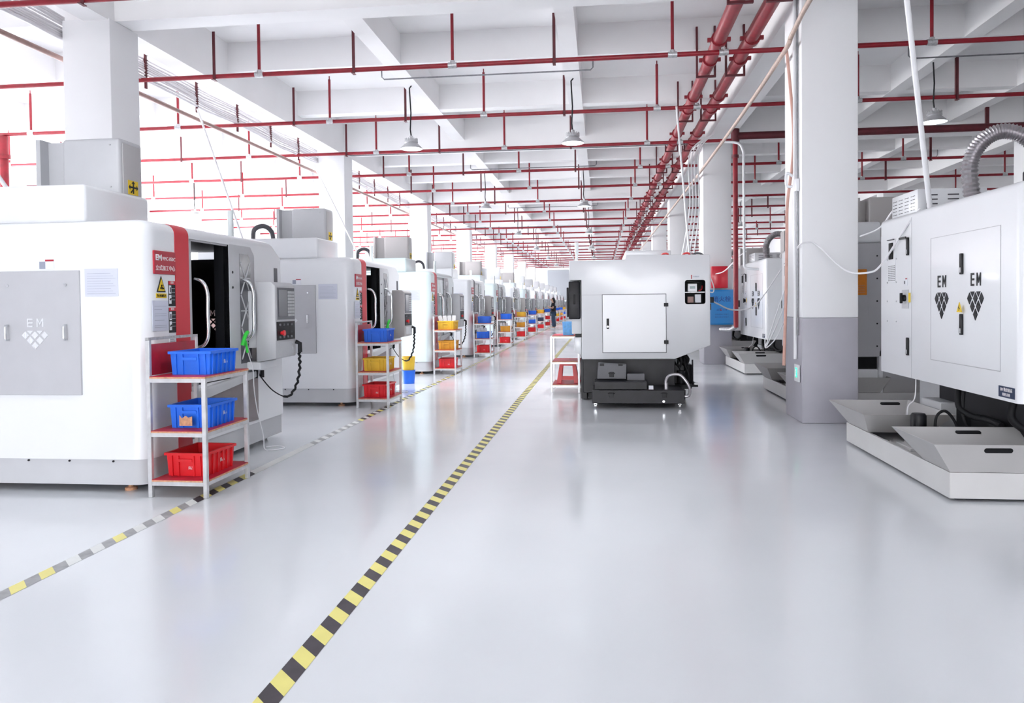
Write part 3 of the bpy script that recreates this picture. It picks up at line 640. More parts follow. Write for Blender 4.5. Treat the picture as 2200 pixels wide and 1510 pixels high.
def make_rack():
    t = thing('shelf_rack', 'x', 'shelf', (0, 0, 0), 'steel shelf racks beside the left machines')
    W, D, s = .46, .69, .032
    for x, y, h in ((0, 0, 1.16), (W-s, 0, .885), (0, D-s, 1.16), (W-s, D-s, .885)):
        b = MB(); b.box(x, x+s, y, y+s, 0, h, bev=.003, seg=1); b.build('leg', 'alu', t)
    for z in (.895, .495, .135):
        b = MB(); z0 = z-.045
        b.box(s, W-s, .002, s-.004, z0, z-.016); b.box(s, W-s, D-s+.004, D-.002, z0, z-.016); b.box(.002, s-.004, s, D-s, z0, z-.016); b.box(W-s+.004, W-.002, s, D-s, z0, z-.016)
        b.build('rail', 'alu', t)
        b = MB()
        if z > .8: b.box(s, W+.002, -.004, D+.004, z-.0155, z-.004); b.mi = 1; b.box(s, W+.002, -.004, D+.004, z-.004, z)
        else:
            b.box(s, W-s, -.002, D+.002, z-.0155, z-.004); b.box(W-s, W+.001, s, D-s, z-.0155, z-.004); b.mi = 1; b.box(s, W-s, -.002, D+.002, z-.004, z); b.box(W-s, W+.001, s, D-s, z-.004, z)
        b.build('board', ['wood', 'red_board'], t)
    b = MB(); b.box(.006, .022, s, D-s, .90, 1.13); b.build('back_board', 'red_board', t)
    b = MB(); b.box(.002, s-.002, 0, D, 1.16, 1.18); b.build('top_rail', 'galv', t)
    return t
rack0 = make_rack()
LOAD = [('blue', 'blue', 'red'), ('blue', 'yellow', 'red'), ('yellow', 'amber', 'red'), ('blue', 'blue', 'red'), ('blue', 'amber', 'red'), ('yellow', 'amber', 'red'), ('blue', 'blue', 'red'),
        ('yellow', 'dblue', 'red'), ('blue', 'red', 'red'), ('blue', 'amber', 'red'), ('blue', 'yellow', 'red'), ('blue', 'amber', 'red'), ('yellow', 'blue', 'red')]
LV = ['top', 'middle', 'bottom']; CN = dict(blue='blue', yellow='yellow', amber='dark yellow', red='red', dblue='dark blue')
for i, ld in enumerate(LOAD):
    o = rack0 if i == 0 else copy_tree(rack0, skip=('top_rail',) if i > 5 else ())
    x0 = -3.33 if i < 4 else -3.36; y0 = 5.28+PY*i; o.location = (x0, y0, 0)
    o['label'] = 'shelf rack with %s crate on top, left row, %s' % (CN[ld[0]], nth(i))
    for l, (c, z) in enumerate(zip(ld, (.896, .496, .136))):
        dx, dy, rz = [(.275, .34, .0), (.255, .35, .02), (.24, .33, -.05)][l] if i == 0 else (.25+random.uniform(-.02, .02), .33+random.uniform(-.03, .03), random.uniform(-.06, .06))
        crate(c, (x0+dx, y0+dy, z), '%s crate on the %s board of the rack %s' % (CN[c], LV[l], nth(i)), rz=rz, lettered=i < 5)
        if (i, l) == (0, 1):
            pass
    if i in (2, 3, 4, 5, 6):
        # white parts standing in the crates
        z = .93 if i == 2 else .53
        for k in range(4 if i == 2 else 3):
            b = MB(); b.prism([(-.012, 0), (.012, 0), (.012, .20), (-.012, .25)], 0, -.04, .04, bev=.004, seg=1)
            q = b.build('white_part', 'paper'); q.location = (x0+.14+.07*k, y0+.30+.02*k, z); q.rotation_euler = (0, -.25+.1*k, 0)
            tag(q, '%s white upright part in the %s crate of the rack %s' % (['leftmost', 'second', 'third', 'rightmost'][k], LV[0 if i == 2 else 1], nth(i)), 'part', 'white parts in crates')
t = thing('paper_tag', 'torn brown paper tag stuck on the blue crate of the nearest rack', 'tag', (-3.33+.255, 5.28+.35-.262, .56))
b = MB(); b.prism([(-.05, -.04), (.05, -.04), (.05, .03), (.02, .02), (0, .035), (-.03, .015), (-.05, .04)], 1, 0, .002); b.build('sheet', 'wood', t)
# buckets between the second and third machines
for m, z, lab in (('blue', 0, 'blue bucket on the floor beside the second machine'), ('yellow', .24, 'yellow bucket stacked on the blue bucket beside the second machine')):
    b = MB(); b.lathe([(.10, z), (.12, z+.235), (.127, z+.235), (.127, z+.24), (.115, z+.24), (.095, z+.01)], -3.42, 13.35, 18); tag(b.build('bucket', m), lab, 'bucket')

# ------------------------------------------------------------------ right-hand machines (seen from their electrical side)
def diamond_logo(par, loc, face, h, m='black'):
    o = logo_mb(h, .004).build('logo', m, par, smooth=0); o.scale = (.86, 1, 1.12); o.location = loc; o.rotation_euler = (0, 0, {'F': 0, 'L': -PI/2}[face]); return o
def make_lathe(i, x0, y0):
    t = thing('machining_center', 'x', CH, (x0, y0, 0), 'machining centers of the right row')
    # shallow coolant tank on the floor
    b = MB(); b.box(0, 2.6, 0, 2.25, .02, .06); b.box(0, .025, 0, 2.25, .0601, .20); b.box(.0251, 2.6, 0, .025, .0601, .20); b.box(.0251, 2.6, 2.225, 2.25, .0601, .20); b.box(.025, 2.6, .025, 2.22, .0601, .145)
    b.build('coolant_tank', 'tray_light', t, smooth=0)
    b = MB(); b.box(.06, 2.5, .06, 2.2, 0, .02); b.build('tank_base', 'black', t)
    # two flared chip trays with grip slots
    def tray(ya, yb, ta, tb, xb, z1=.40):
        q = MB(); w = .010
        o = [(.003, ya), (xb, ya), (xb, yb), (.003, yb)]; p = [(-.12, ta), (xb+.12, ta), (xb+.12, tb), (-.12, tb)]
        O = [q.bm.verts.new((x, y, .203)) for x, y in o]; P_ = [q.bm.verts.new((x, y, z1)) for x, y in p]
        O2 = [q.bm.verts.new((x+(w if x < .5 else -w), y+(w if k < 2 else -w), .215)) for k, (x, y) in enumerate(o)]; P2 = [q.bm.verts.new((x+(w if x < .5 else -w), y+(w if k < 2 else -w), z1)) for k, (x, y) in enumerate(p)]
        for k in range(4):
            n = (k+1) % 4
            q.face([O[k], O[n], P_[n], P_[k]]); q.face([P_[k], P_[n], P2[n], P2[k]]); q.face([P2[k], P2[n], O2[n], O2[k]])
        q.face(list(reversed(O))); q.face(O2)
        tr = q.build('chip_tray', 'tray_grey', t, smooth=0)
        # grip slots in both long walls, wrong side up so that they read from the front
        for (a, bb, s) in ((ya, ta, -1), (yb, tb, 1)):
            f = .80; zc = .203+(z1-.203)*f; yc = a+(bb-a)*f; L = .075
            nrm = Vector((0, -(z1-.203), (bb-a))).normalized() if s < 0 else Vector((0, (z1-.203), -(bb-a))).normalized()
            up = Vector((0, bb-a, z1-.203)).normalized(); m_ = MB(); pts = []
            for k in range(16):
                an = 2*PI*k/16; pts.append(((L if math.cos(an) > 0 else -L)+.018*math.cos(an), .018*math.sin(an)))
            c0 = Vector((.30 if s < 0 else (.42 if xb > .9 else .45), yc, zc))
            if s < 0 and xb < .9: continue
            for off in (1, ):
                A = [m_.bm.verts.new(c0+Vector((u, 0, 0))+up*v+nrm*.0015) for u, v in pts]; B = [m_.bm.verts.new(c0+Vector((u, 0, 0))+up*v-nrm*(w+.003)) for u, v in pts]
                m_.face(A); m_.face(list(reversed(B)))
                for k in range(16): m_.face([A[k], B[k], B[(k+1) % 16], A[(k+1) % 16]])
            m_.build('grip_slot', 'rubber', tr, smooth=0)
    tray(.0, .44, -.04, .74, 1.0); tray(1.64, 2.20, 1.38, 2.42, .52)
    # black base and running gear below the cabinet
    b = MB(); b.box(.80, 2.5, .35, 2.1, .146, .62); b.box(.95, 2.5, .2, 2.2, .40, .64); b.box(.72, .80, .9, 1.3, .15, .42, bev=.01); b.build('base', 'black', t)
    b = MB(); b.box(.86, .98, .85, 1.1, .147, .40, bev=.008); b.build('valve_box', 'dark_grey', t)
    b = MB(); b.box(.856, .86, .92, 1.02, .20, .28); b.build('grille', 'galv', t)
    b = MB(); b.box(.66, .98, 1.75, 2.15, .147, .46, bev=.008, seg=1); b.build('filter_box', 'light_grey', t)
    # coolant pump with copper fitting and black hoses
    b = MB(); b.box(.13, .40, 1.02, 1.34, .146, .175, bev=.004, seg=1); b.build('pump_plate', 'tray_light', t)
    b = MB(); b.lathe([(.07, .176), (.07, .20), (.055, .205), (.055, .31), (.062, .315), (.062, .42), (.05, .44)], .26, 1.20, 18); b.build('pump', 'black', t)
    for dx, dy in ((.10, 1.42), (.16, 1.50), (.22, 1.42)): q = MB(); q.tube([(dx, dy, .146), (dx, dy, .17)], .009, 6); q.build('bolt', 'chrome', t)
    b = MB(); b.lathe([(.022, .20), (.03, .21), (.03, .225), (.015, .235), (.015, .28)], .36, 1.12, 12); b.build('fitting', 'copper', t)
    b = MB(); b.tube(cat([(.36, 1.12, .26), (.37, 1.12, .42), (.44, 1.12, .47), (.52, 1.13, .38), (.58, 1.15, .22), (.62, 1.16, .17)], 6), .012, 8); b.build('hose', 'rubber', t)
    b = MB(); b.tube(cat([(.60, 1.25, .64), (.58, 1.2, .5), (.64, 1.1, .43), (.70, .95, .42), (.72, .8, .40)], 6), .024, 8); b.build('hose', 'rubber', t)
    b = MB(); b.tube(cat([(.62, 1.2, .64), (.60, 1.15, .4), (.66, 1.0, .18)], 6), .014, 8); b.build('hose', 'rubber', t)
    b = MB(); b.tube(cat([(.66, .5, .64), (.64, .48, .5), (.72, .35, .42), (.80, .25, .5), (.80, .2, .6)], 6), .028, 8); b.build('hose', 'rubber', t)
    b = MB(); b.tube(cat([(.55, 2.0, .66), (.50, 1.9, .48), (.42, 1.85, .40), (.40, 1.8, .2)], 6), .006, 6); b.build('cable', 'hose_white', t)
    b = MB(); b.prism([(.50, .15), (.78, .20), (.80, .25), (.74, .26), (.72, .22), (.64, .30), (.50, .20)], 1, 1.02, 1.10); b.build('cover_bracket', 'white', t)
    # big white cabinet hanging over the tank
    XC = .52 if i == 0 else .42
    b = MB(); b.prism([(XC, .655), (3.2, .655), (3.2, 2.22), (XC, 2.22)], 1, .14, 2.86)
    bm = b.bm; n_ = lambda a, c: abs(a-c) < 1e-4
    bmesh.ops.bevel(bm, geom=[e for e in bm.edges if min(e.verts[0].co.z, e.verts[1].co.z) > 2.2 or (n_(e.verts[0].co.x, XC) and n_(e.verts[1].co.x, XC) and n_(e.verts[0].co.y, e.verts[1].co.y))], offset=.05, segments=4, affect='EDGES', profile=.5)
    b.build('body', 'white', t)
    b = MB(); b.prism([(XC+.4, .25), (3.2, .25), (3.2, .654), (XC+.4, .654)], 1, 2.3, 2.86); b.build('rear_leg', 'light_grey', t)
    s = XC-.001
    def seam(y0, y1, z0, z1): return (s-.002, s, y0, y1, z0, z1)
    b = MB(); b.box(*seam(2.02, 2.026, .66, 2.17)); b.build('seam', 'light_grey', t)
    b = MB()
    for q in ((.40, 1.60, 1.93, 1.934), (.40, 1.60, .86, .866), (.40, .404, .86, 1.93), (1.597, 1.60, .86, 1.93)): b.box(*seam(*q))
    b.build('door_gap', 'panel_grey', t)
    for y, z in ((1.0, 1.68), (1.0, 1.19), (2.1, 1.90), (2.1, .95)):
        q = MB(); q.box(s-.02, s, y-.018, y+.018, z-.085, z+.085, bev=.006, seg=2); lk = q.build('latch', 'black', t)
        q = MB(); q.box(s-.024, s-.02, y-.012, y+.012, z-.07, z-.03); q.build('key_plate', 'galv', lk)
    q = MB(); q.box(s-.03, s-.02, 2.10, 2.26, 1.975, 1.995); q.build('latch_lever', 'black', t)
    q = MB(); q.prism([(.955, 1.29), (1.045, 1.29), (1.0, 1.37)], 0, s-.026, s-.021); wt = q.build('warning_sticker', 'warn', t)
    q = MB(); q.prism([(1.005, 1.30), (.985, 1.325), (1.0, 1.325), (.995, 1.35), (1.015, 1.32), (1.0, 1.32)], 0, s-.028, s-.026); q.build('symbol', 'black', wt)
    diamond_logo(t, (s, 1.38, 1.40), 'L', .42); diamond_logo(t, (s, .78, 1.40), 'L', .42)
    # vent plate with handheld socket, perforation, screws
    q = MB(); q.box(s-.004, s, 2.42, 2.62, 1.57, 2.0, bev=.001, seg=1); vp = q.build('vent_plate', 'white', t)
    q = MB(); q.box(s-.02, s-.004, 2.44, 2.60, 1.99, 2.0); q.build('hood', 'dark_grey', vp)
    q = MB(); q.box(s-.016, s-.004, 2.47, 2.57, 1.80, 1.965, bev=.006, seg=2); q.build('socket_door', 'rubber', vp)
    q = MB()
    for a in range(6):
        for c in range(9): q.box(s-.006, s-.004, 2.43+.031*a, 2.445+.031*a, 1.585+.018*c, 1.592+.018*c)
    q.build('perforation', 'dark_grey', vp)
    q = MB()
    for y in (2.40, 2.64):
        for z in (1.57, 1.8, 1.38, 1.18): q.tube([(s, y, z), (s-.004, y, z)], .008, 6)
    q.build('screw_row', 'panel_grey', t)
    q = MB(); q.box(s-.005, s, 2.09, 2.25, 1.31, 1.49, bev=.001, seg=1); sw = q.build('switch_plate', 'light_grey', t)
    q = MB(); q.tube([(s-.005, 2.17, 1.41), (s-.03, 2.17, 1.41)], .032, 14); q.box(s-.05, s-.03, 2.155, 2.185, 1.36, 1.46, bev=.004, seg=1); q.build('main_switch', 'rubber', sw)
    q = MB(); q.box(s-.004, s, 2.12, 2.20, 1.53, 1.60); lb = q.build('safety_label', 'paper', t); q = MB(); q.box(s-.006, s-.004, 2.12, 2.16, 1.59, 1.60); q.build('label_bar', 'sign_red', lb); q = MB(); q.box(s-.006, s-.004, 2.17, 2.185, 1.545, 1.575); q.build('pictogram', 'black', lb)
    q = MB(); q.box(s-.004, s, 2.05, 2.09, 1.37, 1.46); q.build('warning_label', 'warn', t)
    q = MB(); q.box(s-.004, s, .20, .42, .68, .76, bev=.001, seg=1); np_ = q.build('maker_plate', 'dblue', t)
    text('EM 数控机床', .03, (s-.005, .31, .735), 'L', 'white_ink', np_); text('精密 高效', .025, (s-.005, .31, .70), 'L', 'white_ink', np_)
    # vent box, duct, chiller and lifting eye on the roof
    q = MB(); q.box(.60, 1.22, 2.10, 2.74, 2.215, 2.44, bev=.006, seg=2); vb = q.build('vent_box', 'white', t)
    q = MB()
    for a in range(4):
        for c in range(5): q.box(.597, .6, 2.16+.15*a, 2.16+.15*a+.045, 2.25+.033*c, 2.256+.033*c); q.box(.597, .6, 2.22+.15*a, 2.22+.15*a+.035, 2.25+.033*c, 2.256+.033*c)
    for a in range(3):
        for c in range(4): q.box(.68+.19*a, .68+.19*a+.10, 2.097, 2.1, 2.25+.042*c, 2.262+.042*c)
    q.build('slots', 'dark_grey', vb, smooth=0)
    q = MB(); q.box(.70, 1.0, .45, 1.9, 2.215, 2.235); q.build('roof_plate', 'dark_grey', t)
    pts = cat([(.66, 1.15, 2.22), (.64, 1.15, 2.50), (.72, 1.12, 2.68), (.86, 1.08, 2.75), (1.02, 1.04, 2.68), (1.12, 1.0, 2.5), (1.16, 1.0, 2.25)], 16)
    q = MB(); q.tube(pts, [.066 if k % 2 else .054 for k in range(len(pts))], 14); q.build('foil_duct', 'flex', t, smooth=20)
    q = MB(); q.box(.86, 1.1, .55, .8, 2.225, 2.38, bev=.02); q.box(.98, 1.2, .5, .75, 2.38, 2.56, bev=.02)
    q.tube(cat([(.9, .6, 2.3), (.84, .62, 2.45), (.9, .6, 2.58), (1.05, .6, 2.6)], 5), .03, 8); q.tube(cat([(.95, .55, 2.3), (.92, .52, 2.5), (1.1, .5, 2.5)], 5), .022, 8); q.build('motor_unit', 'black', t)
    q = MB(); q.tube([(.80+.045*math.cos(a), .42, 2.265+.045*math.sin(a)) for a in [2*PI*k/16 for k in range(17)]], .01, 8, caps=False); q.build('lifting_eye', 'white', t)
    if i:
        q = MB(); q.box(.92, 1.5, .16, .5, 2.215, 2.73, bev=.02); q.box(.78, .82, .2, .5, 2.215, 2.73); q.box(.82, .92, .3, .5, 2.215, 2.70); q.build('column_cover', 'warm_grey', t)
    # near side, as seen beside the big pillar
    yn = .139
    if i == 1:
        q = MB(); q.box(XC-.10, 1.4, .02, .139, .66, 2.13, bev=.01, seg=1); np2 = q.build('side_panel', 'panel_grey', t)
        q = MB(); q.box(XC-.10, 1.02, .0, .139, 2.131, 2.40, bev=.04); q.build('roof_cover', 'white', t)
        for z in (1.96, 1.67, 1.38, 1.09, .80): r = MB(); r.tube([(.97, .021, z), (.97, .014, z)], .011, 8); r.build('bolt', 'black', np2)
        q = MB(); q.box(.5, .86, .012, .02, .98, 1.80, bev=.002, seg=1); hp = q.build('hatch', 'panel_grey', np2)
        q = MB(); q.box(.6, .84, .008, .012, 1.46, 1.79); ob = q.build('orange_notice', 'orange', hp)
        q = MB()
        for c in range(5): q.box(.62, .82, .006, .008, 1.49+.022*c, 1.493+.022*c)
        q.build('print', 'ink', ob)
        q = MB(); q.box(.5, .99, .10, .2, .50, .73); q.box(.5, .99, .10, .2, .12, .38); q.build('opening', 'rubber', t)
        q = MB(); q.box(.55, 1.0, .06, .12, .38, .50, bev=.01, seg=1); q.box(1.0, 1.04, .02, .2, .12, .74); q.build('duct_panel', 'white', t)
        q = MB(); q.box(1.04, 1.9, .1, .16, .36, .655); q.build('lower_panel', 'panel_grey', t)
        q = MB(); q.box(1.04, 1.9, .12, .18, .12, .36); q.build('lower_panel', 'box_grey', t)
    if i >= 2:
        diamond_logo(t, (XC+.55, yn, 1.52), 'F', .55)
        q = MB(); q.box(XC+.29, XC+.33, yn-.018, yn, 1.25, 1.42, bev=.006, seg=2); q.build('latch', 'black', t)
        q = MB(); q.box(XC+.6, XC+.68, yn-.004, yn, .88, 1.0); q.build('safety_label', 'sign_red', t)
    return t
M['tray_light'] = mat('tank_enamel', (.62, .61, .61), .35, var=.03, scale=4)
RY = [(2.38, 5.59), (2.55, 10.33), (2.70, 15.02), (2.72, 19.8), (2.72, 24.6), (2.72, 29.4)]
RD = ['white cabinet with two black logos, cropped by the right edge of the photo', 'grey side with an orange notice, half hidden behind the big pillar', 'white cabinet showing between the blue box and the big pillar',
      'right row, fourth from the camera, behind the red drop pipe', 'right row, fifth from the camera, behind the second pillar', 'right row, sixth from the camera']
for i, (x, y) in enumerate(RY): make_lathe(i, x, y)['label'] = RD[i]
# loose white leads at the right-hand machines
run('loose_lead', 'white lead sagging from the big pillar to the nearest right machine', 'cable', cat([(2.235, 9.12, 2.0), (2.235, 9.0, 2.03), (2.3, 8.99, 2.05), (2.4, 8.95, 2.02), (2.6, 8.6, 1.72), (2.75, 8.35, 1.68), (2.85, 8.25, 1.76), (2.89, 7.7, 2.1), (2.95, 7.55, 2.24)], 8), .010, 'hose_white', 6)
run('loose_lead', 'white lead rising from behind the big pillar to the vent box', 'cable', cat([(2.85, 8.9, 2.10), (2.95, 8.6, 2.16), (3.0, 8.4, 2.3), (3.02, 8.25, 2.36)], 8), .010, 'hose_white', 6)
run('loose_lead', 'white lead from the center machine to the second right machine', 'cable', cat([(1.53, 11.3, 1.44), (1.75, 11.9, 1.36), (2.1, 12.6, 1.26), (2.5, 12.9, 1.34), (2.9, 12.9, 1.9)], 8), .012, 'hose_white', 6)
run('loose_lead', 'white lead looping from the red box to the white drop pipe', 'cable', cat([(2.5, 17.28, 2.0), (2.62, 16.8, 2.05), (2.8, 16.2, 2.3), (2.9, 15.9, 2.4)], 8), .012, 'hose_white', 6)
for k in range(3):
    run('loose_lead', 'thin white lead tangled at the foot of the third right cabinet, %s' % ['uppermost', 'middle', 'lowest'][k], 'cable', cat([(2.95, 14.4, .62+.05*k), (2.85, 13.8, .58+.03*k), (2.9, 13.2, .8+.2*k), (3.0, 12.9, 1.2+.25*k)], 6), .010, 'hose_white', 5)

# ------------------------------------------------------------------ white center machine
t = thing('turning_machine', 'white machine standing alone right of the aisle, on a black base', 'machine', (0, 10.9, 0))
b = MB(); b.prism([(-.28, .60), (1.01, .60), (1.50, .79), (1.50, 2.05), (.35, 2.065), (.34, 2.0), (-.45, 2.0), (-.45, 1.72), (-.28, 1.72)], 1, 0, 2.2, bev=.012, seg=2)
bd = b.build('body', ['white', 'rubber'], t)
k = MB(); k.mi = 1; k.box(1.155, 1.435, -.1, .22, 1.365, 1.70, bev=.03, seg=3)
carve(bd, k, ['white', 'rubber'])
b = MB(); b.prism([(-.43, .95), (-.29, .95), (-.29, 1.715), (-.44, 1.715)], 1, .3, 2.1, bev=.01, seg=2); b.prism([(-.40, .70), (-.29, .64), (-.29, .90), (-.40, .90)], 1, .25, 2.0, bev=.01, seg=2); b.build('front_shell', 'white', t)
b = MB(); b.box(-.38, -.29, .3, .6, .9, .95); b.build('shell_gap', 'black', t)
b = MB(); b.box(.35, 1.0, .35, 2.0, 2.06, 2.145, bev=.02); b.build('roof_cover', 'white', t)
b = MB(); b.box(.01, .90, -.006, .002, .69, 1.515); b.build('hatch_gap', 'dark_grey', t, smooth=0)
b = MB(); b.box(.017, .893, -.014, -.006, .697, 1.508, bev=.003, seg=1); ht = b.build('hatch', 'white', t)
q = MB(); q.box(.07, .105, -.024, -.014, 1.03, 1.175, bev=.006, seg=2); lk = q.build('latch', 'black', ht); q = MB(); q.tube([(.0875, -.024, 1.06), (.0875, -.03, 1.06)], .012, 10); q.build('key_lock', 'chrome', lk)
for z in (1.36, .84): q = MB(); q.box(.865, .925, -.032, -.014, z-.025, z+.025, bev=.004, seg=1); q.box(.892, .898, -.036, -.03, z-.03, z+.03); q.build('hinge', 'black', ht)
q = MB(); q.box(-.27, .01, -.003, 0, 1.508, 1.513); q.build('seam', 'panel_grey', t)
q = MB(); q.box(-.46, -.30, .0, .22, 1.17, 1.705, bev=.015); q.box(-.49, -.46, .03, .2, 1.20, 1.62, bev=.01); cp = q.build('control_panel', 'soft_black', t)
q = MB(); q.box(-.395, -.365, -.008, 0, 1.38, 1.52, bev=.006); q.build('grip', 'black', cp)
q = MB(); q.tube([(-.5, .1, 1.43), (-.52, .1, 1.43)], .02, 10); q.build('knob', 'chrome', cp)
q = MB(); q.tube([(-.36, .6, 2.0), (-.36, .6, 2.13)], .02, 8); q.tube([(-.36, .6, 2.13), (-.36, .6, 2.30)], .028, 12); q.build('signal_tower', 'tower', t)
q = MB(); q.box(1.24, 1.253, -.003, 0, 1.715, 1.77); q.build('label_bar', 'sign_red', t)
q = MB(); q.box(1.26, 1.36, -.002, 0, 1.72, 1.77); nl = q.build('label', 'paper', t); text('电箱散热', .02, (1.31, -.003, 1.745), 'F', 'ink', nl)
# contents of the niche
q = MB(); q.box(1.16, 1.43, .02, .2, 1.525, 1.535); q.build('niche_shelf', 'galv', t)
q = MB(); q.box(1.20, 1.325, .03, .18, 1.536, 1.65, bev=.005, seg=1); dv = q.build('power_unit', 'white', t); q = MB(); q.box(1.225, 1.30, .026, .03, 1.58, 1.615); q.build('display', 'glass_teal', dv)
q = MB(); q.box(1.30, 1.38, .05, .15, 1.385, 1.50); q.build('relay_box', 'paper', t); q = MB(); q.box(1.20, 1.28, .06, .15, 1.385, 1.47); q.build('terminal_block', 'brown_pipe', t)
q = MB()
for k in range(5): q.tube(cat([(1.34+.012*k, .06, 1.55), (1.38, .03+.01*k, 1.60+.012*k), (1.36-.01*k, .08, 1.67), (1.25-.015*k, .1, 1.685)], 5), .004, 5)
q.build('wiring', 'black', t)
q = MB(); q.tube(cat([(1.35, .05, 1.55), (1.39, .04, 1.57), (1.40, .08, 1.62)], 5), .006, 5); q.build('wiring', 'red', t)
q = MB(); q.box(1.505, 1.58, .2, .34, 1.38, 1.46, bev=.01); q.box(1.505, 1.54, .2, .34, 1.28, 1.37); q.build('plug', 'black', t)
q = MB(); q.tube(cat([(1.5, .15, 1.74), (1.53, .15, 1.72), (1.57, .15, 1.6), (1.56, .15, 1.53), (1.52, .15, 1.53)], 6), .008, 6); q.build('lead', 'hose_white', t)
for x0, x1 in ((.86, .96), (1.16, 1.26)): q = MB(); q.tube(cat([(x0, .3, 2.06), (x0+.02, .3, 2.085), (x1-.02, .3, 2.09), (x1, .3, 2.06)], 4), .014, 6); q.build('roof_hose', 'red', t)
q = MB(); q.tube(cat([(1.30, .4, 2.06), (1.34, .4, 2.09), (1.42, .4, 2.09), (1.46, .4, 2.06)], 4), .014, 6); q.build('roof_hose', 'dark_grey', t)
# black lower machinery
b = MB(); b.box(-.27, 1.02, .05, 2.1, .12, .599, bev=.01, seg=1); b.box(-.30, -.22, .2, 2.1, .02, .6); b.box(.9, 1.28, .3, 1.9, .15, .5, bev=.01, seg=1); b.box(-.2, 1.2, .4, 1.9, 0, .12); b.build('base', 'soft_black', t)
b = MB(); b.box(-.28, 1.02, .04, .2, .565, .612); b.build('base_lip', 'black', t)
b = MB()
rr = random.Random(3)
for k in range(14):
    x = 1.03+rr.random()*.2; y = .1+rr.random()*.4; z = .22+rr.random()*.3
    b.tube(cat([(x, y, z), (x+.05*rr.random(), y-.03, z+.10), (x-.03, y, z+.16+.05*rr.random()), (x-.05, y+.05, .6)], 4), .010+.008*rr.random(), 6)
b.tube([(1.12, .22, .24), (1.12, .22, .42)], .06, 14); b.tube([(1.22, .3, .22), (1.22, .3, .5)], .05, 14); b.box(1.0, 1.34, .1, .6, .20, .23)
b.tube([(1.27, .15, .23), (1.27, .15, .58)], .012, 6); b.build('pump_group', 'rubber', t)
q = MB(); q.box(1.29, 1.34, .12, .2, .20, .25); q.build('drip_edge', 'galv', t)
# swarf cart in front
t = thing('chip_cart', 'long black chip cart on castors in front of the white machine', 'cart', (.47, 10.2, 0))
b = MB(); b.box(-.60, .60, 0, .62, .065, .245, bev=.006, seg=1); b.box(-.57, .12, .05, .5, .246, .345, bev=.004, seg=1); bo = b.build('box', 'soft_black', t)
b = MB(); b.prism([(-.54, .36), (-.14, .36), (-.14, .56), (-.52, .58)], 1, .30, .40, bev=.006, seg=1); b.box(-.13, .1, .3, .42, .346, .43); b.build('lid', 'dark_grey', t)
for x in (-.47, -.22): q = MB(); q.box(x-.03, x+.03, .28, .30, .54, .575); q.build('hinge', 'black', t)
for x, z, y in ((-.35, .18, 0), (.34, .18, 0), (-.34, .42, .29)):
    q = MB(); q.tube(cat([(x-.035, y-.003, z+.02), (x-.035, y-.02, z+.02), (x+.035, y-.02, z+.02), (x+.035, y-.003, z+.02)], 3), .006, 6); q.box(x-.03, x+.03, y-.012, y, z-.03, z+.035, bev=.003, seg=1); q.build('grip', 'black', t)
for x in (-.56, .54):
    for y in (.05, .56):
        q = MB(); q.tube([(x-.012, y, .032), (x+.012, y, .032)], .031, 14); q.box(x-.02, x+.02, y-.02, y+.02, .05, .066); q.build('castor', 'chrome', t)
q = MB(); q.tube([(.33, 0, .095), (.33, -.006, .095)], .016, 12); q.build('drain_plug', 'chrome', t)
q = MB(); q.box(.14, .20, .03, .04, .25, .30); q.build('tag_plate', 'paper', t)
q = MB(); q.tube(cat([(.37, .1, .25), (.37, .1, .36), (.42, .08, .43), (.54, .05, .44), (.62, .03, .36), (.67, .03, .26), (.66, .05, .17), (.61, .06, .155)], 7), .019, 10); q.tube([(.37, .1, .24), (.37, .1, .33)], .026, 10); q.build('hose', 'flex', t)

# shelf with stool beside the center machine
o = copy_tree(rack0, skip=('top_rail', 'back_board')); o.location = (-.80, 11.95, 0); o['label'] = 'steel shelf rack with a red stool, left of the white center machine'; o['group'] = 'steel shelf racks beside the left machines'
del o['group']
for ch in o.children:
    if ch.name.startswith('leg') and ch.data.vertices and max(v.co.z for v in ch.data.vertices) > 1:
        ch.data = ch.data.copy()
        for v in ch.data.vertices:
            if v.co.z > .9: v.co.z = .88
me = crate_mesh(.18, .26, .21, 'cyan')
t = thing('plastic_crate', 'small pale blue basket on the rack left of the white machine', 'basket', (-.52, 12.12, .896)); place(me, 'body', (0, 0, 0), t)
t = thing('stool', 'red plastic stool standing on the lower board of the rack', 'stool', (-.54, 12.3, .136))
b = MB()
b.box(-.125, .125, -.125, .125, .33, .352, bev=.01, seg=2)
for sx in (-1, 1):
    for sy in (-1, 1):
        p = [(sx*.12, sy*.12), (sx*.07, sy*.12), (sx*.07, sy*.112), (sx*.112, sy*.112), (sx*.112, sy*.07), (sx*.12, sy*.07)]
        A = [b.bm.verts.new((x, y, .335)) for x, y in p]; B = [b.bm.verts.new((x*1.45, y*1.45, 0)) for x, y in p]
        for k in range(6): b.face([A[k], A[(k+1) % 6], B[(k+1) % 6], B[k]])
        b.face(A); b.face(B)
b.box(-.12, .12, -.126, -.112, .27, .335); b.box(-.12, .12, .112, .126, .27, .335); b.box(-.126, -.112, -.12, .12, .27, .335); b.box(.112, .126, -.12, .12, .27, .335)
b.box(-.15, .15, -.155, -.143, .05, .11); b.build('body', 'red', t)
b = MB(); b.lathe([(.03, 0), (.035, .09), (.018, .11), (.018, .13)], -.40, 12.58, 12); b2 = b.build('bottle', 'yellow'); b2.location = (0, 0, .136); tag(b2, 'yellow bottle behind the red stool on the rack', 'bottle')

